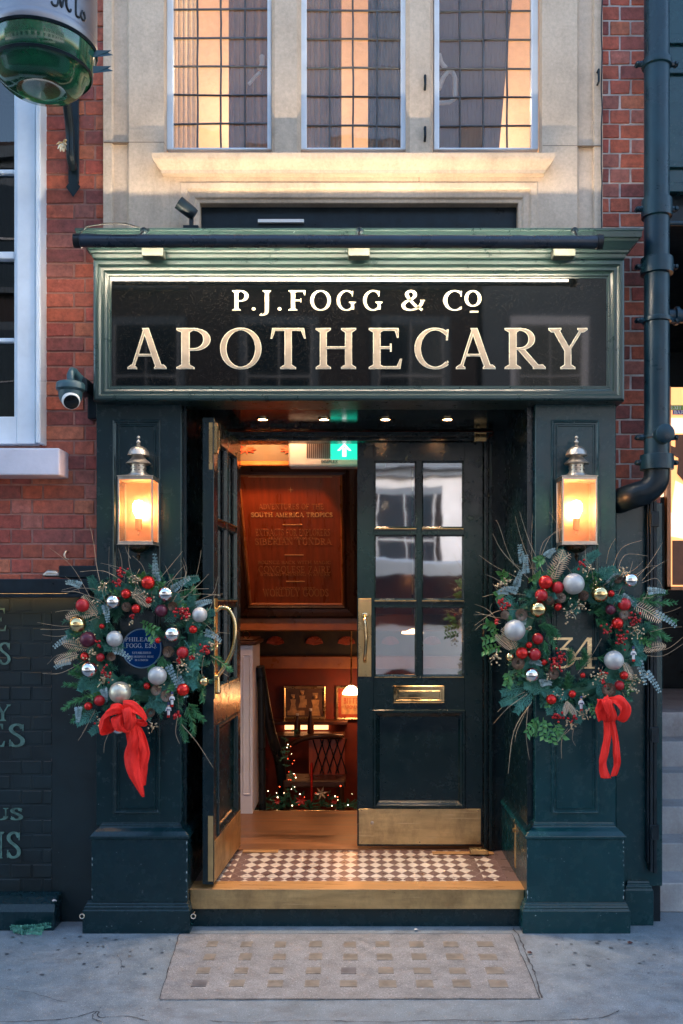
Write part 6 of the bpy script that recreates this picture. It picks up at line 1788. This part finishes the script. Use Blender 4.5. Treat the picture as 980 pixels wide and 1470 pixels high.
for px, py, r_ in ((432,1148,.05),(374,1085,.03),(378,1104,.035),(398,1150,.03),(480,1150,.03)):
    t = MB(); c0 = Vector((PX(px,2.1), 2.1-2.25, PZ(py,2.1)))
    for k in range(7): 
        a = R(k*51); leafquad(t, c0, Vector((math.cos(a),-.3,math.sin(a))), Vector((0,-1,0)), r_, r_*.5)
    t.build('red_flower', M['poinsettia'], gl_)
t = MB(); c0 = Vector((PX(461,2.1), 2.1-2.25, PZ(1138,2.1)))
for k in range(6): a = R(k*60+10); leafquad(t, c0, Vector((math.cos(a),-.2,math.sin(a))), Vector((0,-1,0)), .055, .018)
t.build('gold_star', M['goldfern'], gl_)
for px, py in ((447,1105),):
    cd = thing('red_candle', 'tall thin red candle glinting behind the garland', 'candle', (PX(px,2.3),2.3,PZ(1150,2.3))); t = MB(); t.lathe([(.009,0),(.009,.30)], (0,0,0), 10); t.build('candle', M['b_red'], cd, smooth=50)
# glass lamps inside
def shade_lamp(px, py, Y, r_, lab, wall=False):
    s_ = thing('glass_lamp', lab, 'lamp', (PX(px,Y),Y,PZ(py,Y)))
    t = MB(); t.lathe([(r_*.25,r_*.7),(r_*.5,r_*.55),(r_*.9,r_*.1),(r_,-r_*.25),(r_*.97,-r_*.3)], (0,0,0), 20); t.build('lamp_shade', M['shade'], s_, smooth=60)
    t = MB(); t.tube([(0,0,r_*.65),(0,0,2.98-PZ(py,Y))], .007, 6); t.build('hanging_rod', M['brass'], s_)
    L = bpy.data.lights.new('lamp_light', 'POINT'); L.energy = 1.1; L.color = (1,.36,.11); L.shadow_soft_size = .05
    o = bpy.data.objects.new('lamp_light', L); o.location = (0,0,-r_*.5); C.objects.link(o); o.parent = s_
shade_lamp(504, 993, 2.9, .075, 'lit glass pendant lamp in front of the bitters picture')
shade_lamp(592, 905, 2.3, .085, 'lit glass pendant lamp seen through the lower panes of the closed door')
# ceiling fitting just inside
cf = thing('unseen_ceiling_spotlight', 'small warm ceiling spotlight just inside the doorway', 'spotlight', (-.42,1.02,2.97))
t = MB(); t.lathe([(.05,0),(.05,-.03),(.04,-.035)], (0,0,0), 18); t.build('housing', M['white_plastic'], cf, smooth=40)
t = MB(); t.lathe([(.038,-.036),(.0005,-.037)], (0,0,0), 16); t.build('lens', M['spot'], cf)
L = bpy.data.lights.new('ceiling_light', 'POINT'); L.energy = 1.2; L.color = (1,.46,.18); L.shadow_soft_size = .04
o = bpy.data.objects.new('ceiling_light', L); o.location = (0,0,-.08); C.objects.link(o); o.parent = cf

cf = thing('unseen_ceiling_spotlight', 'added unseen warm spotlight aimed at the tilted text board, nearest the open door', 'spotlight', (-.66,.98,2.95))
t = MB(); t.lathe([(.03,.02),(.035,-.03),(.032,-.035)], (0,0,0), 18, Matrix.Rotation(R(40),3,'X')); t.build('housing', M['brass'], cf, smooth=40)
L = bpy.data.lights.new('board_light', 'SPOT'); L.energy = 9; L.color = (1,.42,.14); L.spot_size = R(70); L.spot_blend = .5; L.shadow_soft_size = .02  # unseen spotlight added to brighten the text board
o = bpy.data.objects.new('board_light', L); o.location = (0,.03,-.05); C.objects.link(o); o.parent = cf
o.rotation_euler = Vector((-.10,-.85,.65)).to_track_quat('Z','Y').to_euler()

# ------------------------------------------------------------------ RIGHT-HAND NEIGHBOUR
nb2 = thing('neighbour_building', 'dark teal panelled building with lit opening and steps at the right edge', 'building')
NX = 1.66
t = MB(); t.box(NX, 5, .30, .36, PZ(275,.3), 8); t.box(NX, 5, .28, .30, PZ(48,.28), PZ(62,.28)); t.box(NX, 5, .27, .30, PZ(275,.27), PZ(262,.27))
t.box(NX, 5, .28, .30, PZ(105,.28), PZ(98,.28)); t.box(NX, 5, .28, .30, PZ(240,.28), PZ(232,.28)); t.box(NX+.03, NX+.07, .275, .30, PZ(262,.28), PZ(62,.28))
t.build('timber_panel', M['teal'], nb2, bevel=.003)
t = MB(); t.box(NX-.005, NX+.02, .56, 3.2, 0, 6); t.box(NX, 6, 3.1, 3.2, 0, 4.3); t.box(NX, 6, .36, 3.2, 3.9, 4.3); t.box(3.4, 3.5, .36, 3.2, 0, 3.9); t.build('inner_wall', M['black_iron'], nb2)
t = MB(); t.box(3.5, 9, .30, .36, 0, 3.95); t.build('wall', M['black_iron'], nb2)
stp = thing('stone_steps', 'grey concrete steps rising to the lit doorway at the right edge', 'steps')
n_ = 6
for k in range(n_):
    z0, z1 = k*.165, (k+1)*.165
    t = MB(); t.box(NX-.045, 3.0, .27+k*.22, .27+(k+1)*.22+.03, 0 if k == 0 else z0-.02, z1); t.build('step', M['concrete'], stp, bevel=.008, seg=2)
t = MB(); t.box(NX-.04, 3.0, .27+n_*.22+.031, 3.05, .8, n_*.165); t.build('landing', M['concrete'], stp)
# lit poster window
YP = 1.0
pw_ = thing('poster_window', 'orange lit window with a poster and green and purple exit bar labels at the right edge', 'window', (PX(958,YP),YP,0))
M['poster_lit'] = emit('lit orange poster', (.95,.40,.14), .3)
M['poster_pale'] = emit('lit pale poster', (1.0,.62,.38), .38)
M['poster_dark'] = simple('poster dark tone', (.20,.07,.03), .6)
z0, z1 = PZ(842,YP), PZ(556,YP)
t = MB(); t.box(0, .5, 0, .02, z0, z1); t.build('light_panel', M['poster_lit'], pw_)
t = MB(); t.box(-.012, .012, -.03, .02, z0-.02, z1); t.box(-.012, .5, -.03, .02, z0-.022, z0); t.box(.5, .525, -.03, .02, z0-.022, z1); t.build('frame', M['red_wood_light'], pw_)
t = MB(); t.prism([(.02,PZ(770,YP)),(.14,PZ(775,YP)),(.16,PZ(742,YP)),(.14,PZ(700,YP)),(.05,PZ(690,YP)),(.03,PZ(720,YP))], -.004, -.0005); t.box(.02, .2, -.005, -.0005, PZ(756,YP), PZ(736,YP)); t.box(.0,.2,-.003,-.0005,PZ(622,YP),PZ(600,YP)); t.build('poster', M['poster_pale'], pw_)
t = MB(); t.prism([(.06,PZ(680,YP)),(.14,PZ(700,YP)),(.15,PZ(660,YP)),(.07,PZ(655,YP))], -.006, -.0005); t.prism([(.02,PZ(652,YP)),(.2,PZ(672,YP)),(.2,PZ(655,YP)),(.02,PZ(640,YP))], -.008, -.0005); t.box(.03,.2,-.004,-.0005,z0+.01,PZ(776,YP)); t.box(.05,.2,-.004,-.0005,PZ(650,YP),PZ(624,YP)); t.build('poster_dark_shapes', M['poster_dark'], pw_)  # darker shapes on the poster
M['lbl_g'] = simple('green label', (.20,.32,.05), .5); M['lbl_p'] = simple('purple label', (.12,.08,.25), .5)
t = MB(); t.box(.0, .2, -.010, -.006, PZ(589,YP), PZ(582,YP)); t.build('green_label', M['lbl_g'], pw_)
t = MB(); t.box(.03, .2, -.010, -.006, PZ(595.5,YP), PZ(589.3,YP)); t.build('purple_label', M['lbl_p'], pw_)
for txt, px, py in (('EXIT',962,588),('BAR',966,594.7)):
    t = MB(); text_line(t, txt, PX(px,YP)-PX(958,YP), PZ(py,YP), .022, -.0105, .0008, .07, 1.4, 'l'); t.build('lettering', M['white_plastic'], pw_)
t = MB(); t.box(-.03,-.012,.0,.1,PZ(560,YP),PZ(720,YP)) if False else t.box(-.06,-.013,.03,.06,PZ(712,YP),PZ(565,YP)); t.build('side_frame', M['poster_pale'], pw_)
# folded steel gate at the panel's edge
gt = thing('folded_gate', 'narrow black steel gate folded against the dark green side panel', 'gate', (PX(938,.05),.05,0))
t = MB(); t.box(-.018, -.002, 0, .05, PZ(1252,.05), PZ(702,.05)); t.box(.003, .022, .01, .06, PZ(1255,.05), PZ(706,.05)); t.box(-.03,-.02,.01,.05,PZ(1240,.05),PZ(715,.05)); t.build('gate_leaf', M['black_iron'], gt, bevel=.002)
for py in (745, 1055, 1195):
    t = MB(); t.box(-.022, .028, -.006, .055, PZ(py+11,.05), PZ(py-11,.05)); t.tube([(-.012,-.008,PZ(py+8,.05)),(-.012,-.008,PZ(py-8,.05))], .006, 6); t.build('hinge', M['black_iron'], gt, bevel=.002)

# ------------------------------------------------------------------ small things on the pavement
wd = thing('fallen_sprig', 'blue green eucalyptus sprig lying against the foot of the painted wall', 'plant', (PX(45,-.03),-.06,.0))
t = MB(); rnd = random.Random(2)
for k in range(5): euca_sprig(t, (-.10+k*.045, rnd.uniform(-.02,.02), .02), Vector((rnd.uniform(-1,1), rnd.uniform(-.6,.3), .15)), .09, rnd, .011)
t.build('leaves', M['cedar'], wd)
for px, py, lab, col in ((760,1370,'dark red dead leaf on the pavement in front of the right plinth',(.05,.006,.006)),(904,1355,'curled dark leaf on the pavement by the right corner of the plinth',(.04,.008,.008)),(209,1337,'small blue bottle cap on the pavement beside the left plinth',(.05,.12,.25)),(597,1342-5,'tiny white scrap of paper below the doorstep',(.6,.6,.6)),(78,1315,'pale scrap of paper on the wall plinth at the left',(.6,.5,.45)),(92,1268,'pale fleck of paper stuck to the dark wall by the left plinth',(.55,.5,.48))):
    y = -.02 if py < 1320 else None
    if y is None: x, y = ground_xy(px, py); z = .004
    elif py < 1300: y = .195; x = PX(px,y); z = PZ(py,y)
    else: y = .0; x = PX(px,y); z = .15
    lf = thing('litter', lab, 'litter', (x,y,z))
    t = MB(); rr2 = .016; t.add([(rr2*math.cos(k)*random.uniform(.7,1.1), rr2*.7*math.sin(k), random.uniform(.001,.009)) for k in range(6)]+[(0,0,.012)], [(k,(k+1)%6,6) for k in range(6)]); t.build('scrap', simple('scrap colour', col, .6, bmp=0), lf)

# ------------------------------------------------------------------ ACROSS THE STREET (seen only in reflections)
def opposite(name, label, x0, x1, h, wall, trim, seed, glassm):
    B = thing(name, label, 'building', ((x0+x1)/2,-12.2,0), 0, 'buildings across the street')
    cx_ = (x0+x1)/2; hw = (x1-x0)/2
    t = MB(); t.box(-hw, hw, -6, 0, 0, h); t.build('wall', wall, B)
    if wall is not trim: t = MB(); t.box(-hw, hw, 0, .08, 0, 4.4); t.build('stone_base', M['opp_stone'], B)
    t = MB()
    for z in (4.4, h-.5): t.box(-hw, hw, 0, .35, z, z+.25); t.box(-hw, hw, 0, .2, z-.15, z)
    n = int((x1-x0)/2.4)
    ws = []
    for i in range(n):
        x = -hw+(i+.5)*(2*hw/n)
        for z in (2.0, 4.9, 7.6, 10.4):
            if z+2 > h-.6: continue
            t.box(x-.75, x+.75, 0, .14, z-.12, z); t.box(x-.72, x+.72, 0, .10, z+1.9, z+2.05); t.box(x-.72,x-.6,0,.08,z,z+1.9); t.box(x+.6,x+.72,0,.08,z,z+1.9)
            ws.append((x, z))
    t.build('trim', trim, B)
    for (x, z) in ws:
        t = MB(); t.box(x-.6, x+.6, .0, .10, z, z+1.9); w = t.build('window', glassm, B)
        t = MB(); t.box(x-.6,x+.6,.10,.13,z+.94,z+.97); t.box(x-.01,x+.01,.10,.12,z,z+1.9); t.box(x-.6,x-.575,.10,.13,z,z+1.9); t.box(x+.575,x+.6,.10,.13,z,z+1.9); t.build('window_frame', M['opp_stone'], w)
M['opp_brick'] = simple('far brick', (.055,.04,.04), .85, 0, .3, 2); M['opp_stone'] = simple('far stone', (.56,.53,.54), .8, 0, .2, 1.5); M['opp_glass'] = simple('far window glass', (.02,.03,.04), .08, 0, .2, 1, 0)
M['opp_grey'] = simple('far grey render', (.13,.15,.18), .8, 0, .2, 1.5)
opposite('brick_terrace', 'dark brick terrace across the street', -22, 2.2, 10.4, M['opp_brick'], M['opp_grey'], 1, M['opp_glass'])
opposite('stone_terrace', 'pale stone fronted terrace across the street', 2.3, 22, 9.6, M['opp_grey'], M['white_sill'], 2, M['opp_glass'])
# parked van on the far side
vn = thing('parked_van', 'white van parked across the street', 'van', (2.6,-8.2,-.12)); vn.scale = (1.3,1.1,1.25)
t = MB(); body = [(-2.3,.35),(2.2,.35),(2.35,.9),(1.75,1.15),(1.1,1.95),(-2.25,2.0),(-2.35,1.0)]
t.prism(body, -.9, .9); t.build('body', M['white_plastic'], vn, bevel=.06, seg=3)
t = MB(); t.prism([(.0,1.15),(1.45,1.15),(.98,1.78),(.0,1.8)], .905, .915); t.prism([(-1.9,1.2),(-.15,1.2),(-.15,1.8),(-1.9,1.8)], .905, .915); t.build('window', M['opp_glass'], vn)
for x in (-1.5, 1.5):
    for y in (-.8, .82):
        t = MB(); t.lathe([(.12,-.1),(.33,-.1),(.35,0),(.33,.1),(.12,.1)], (x,y,.35), 24, Matrix.Rotation(R(90),3,'X')); t.build('wheel', M['black_plastic'], vn, smooth=40)
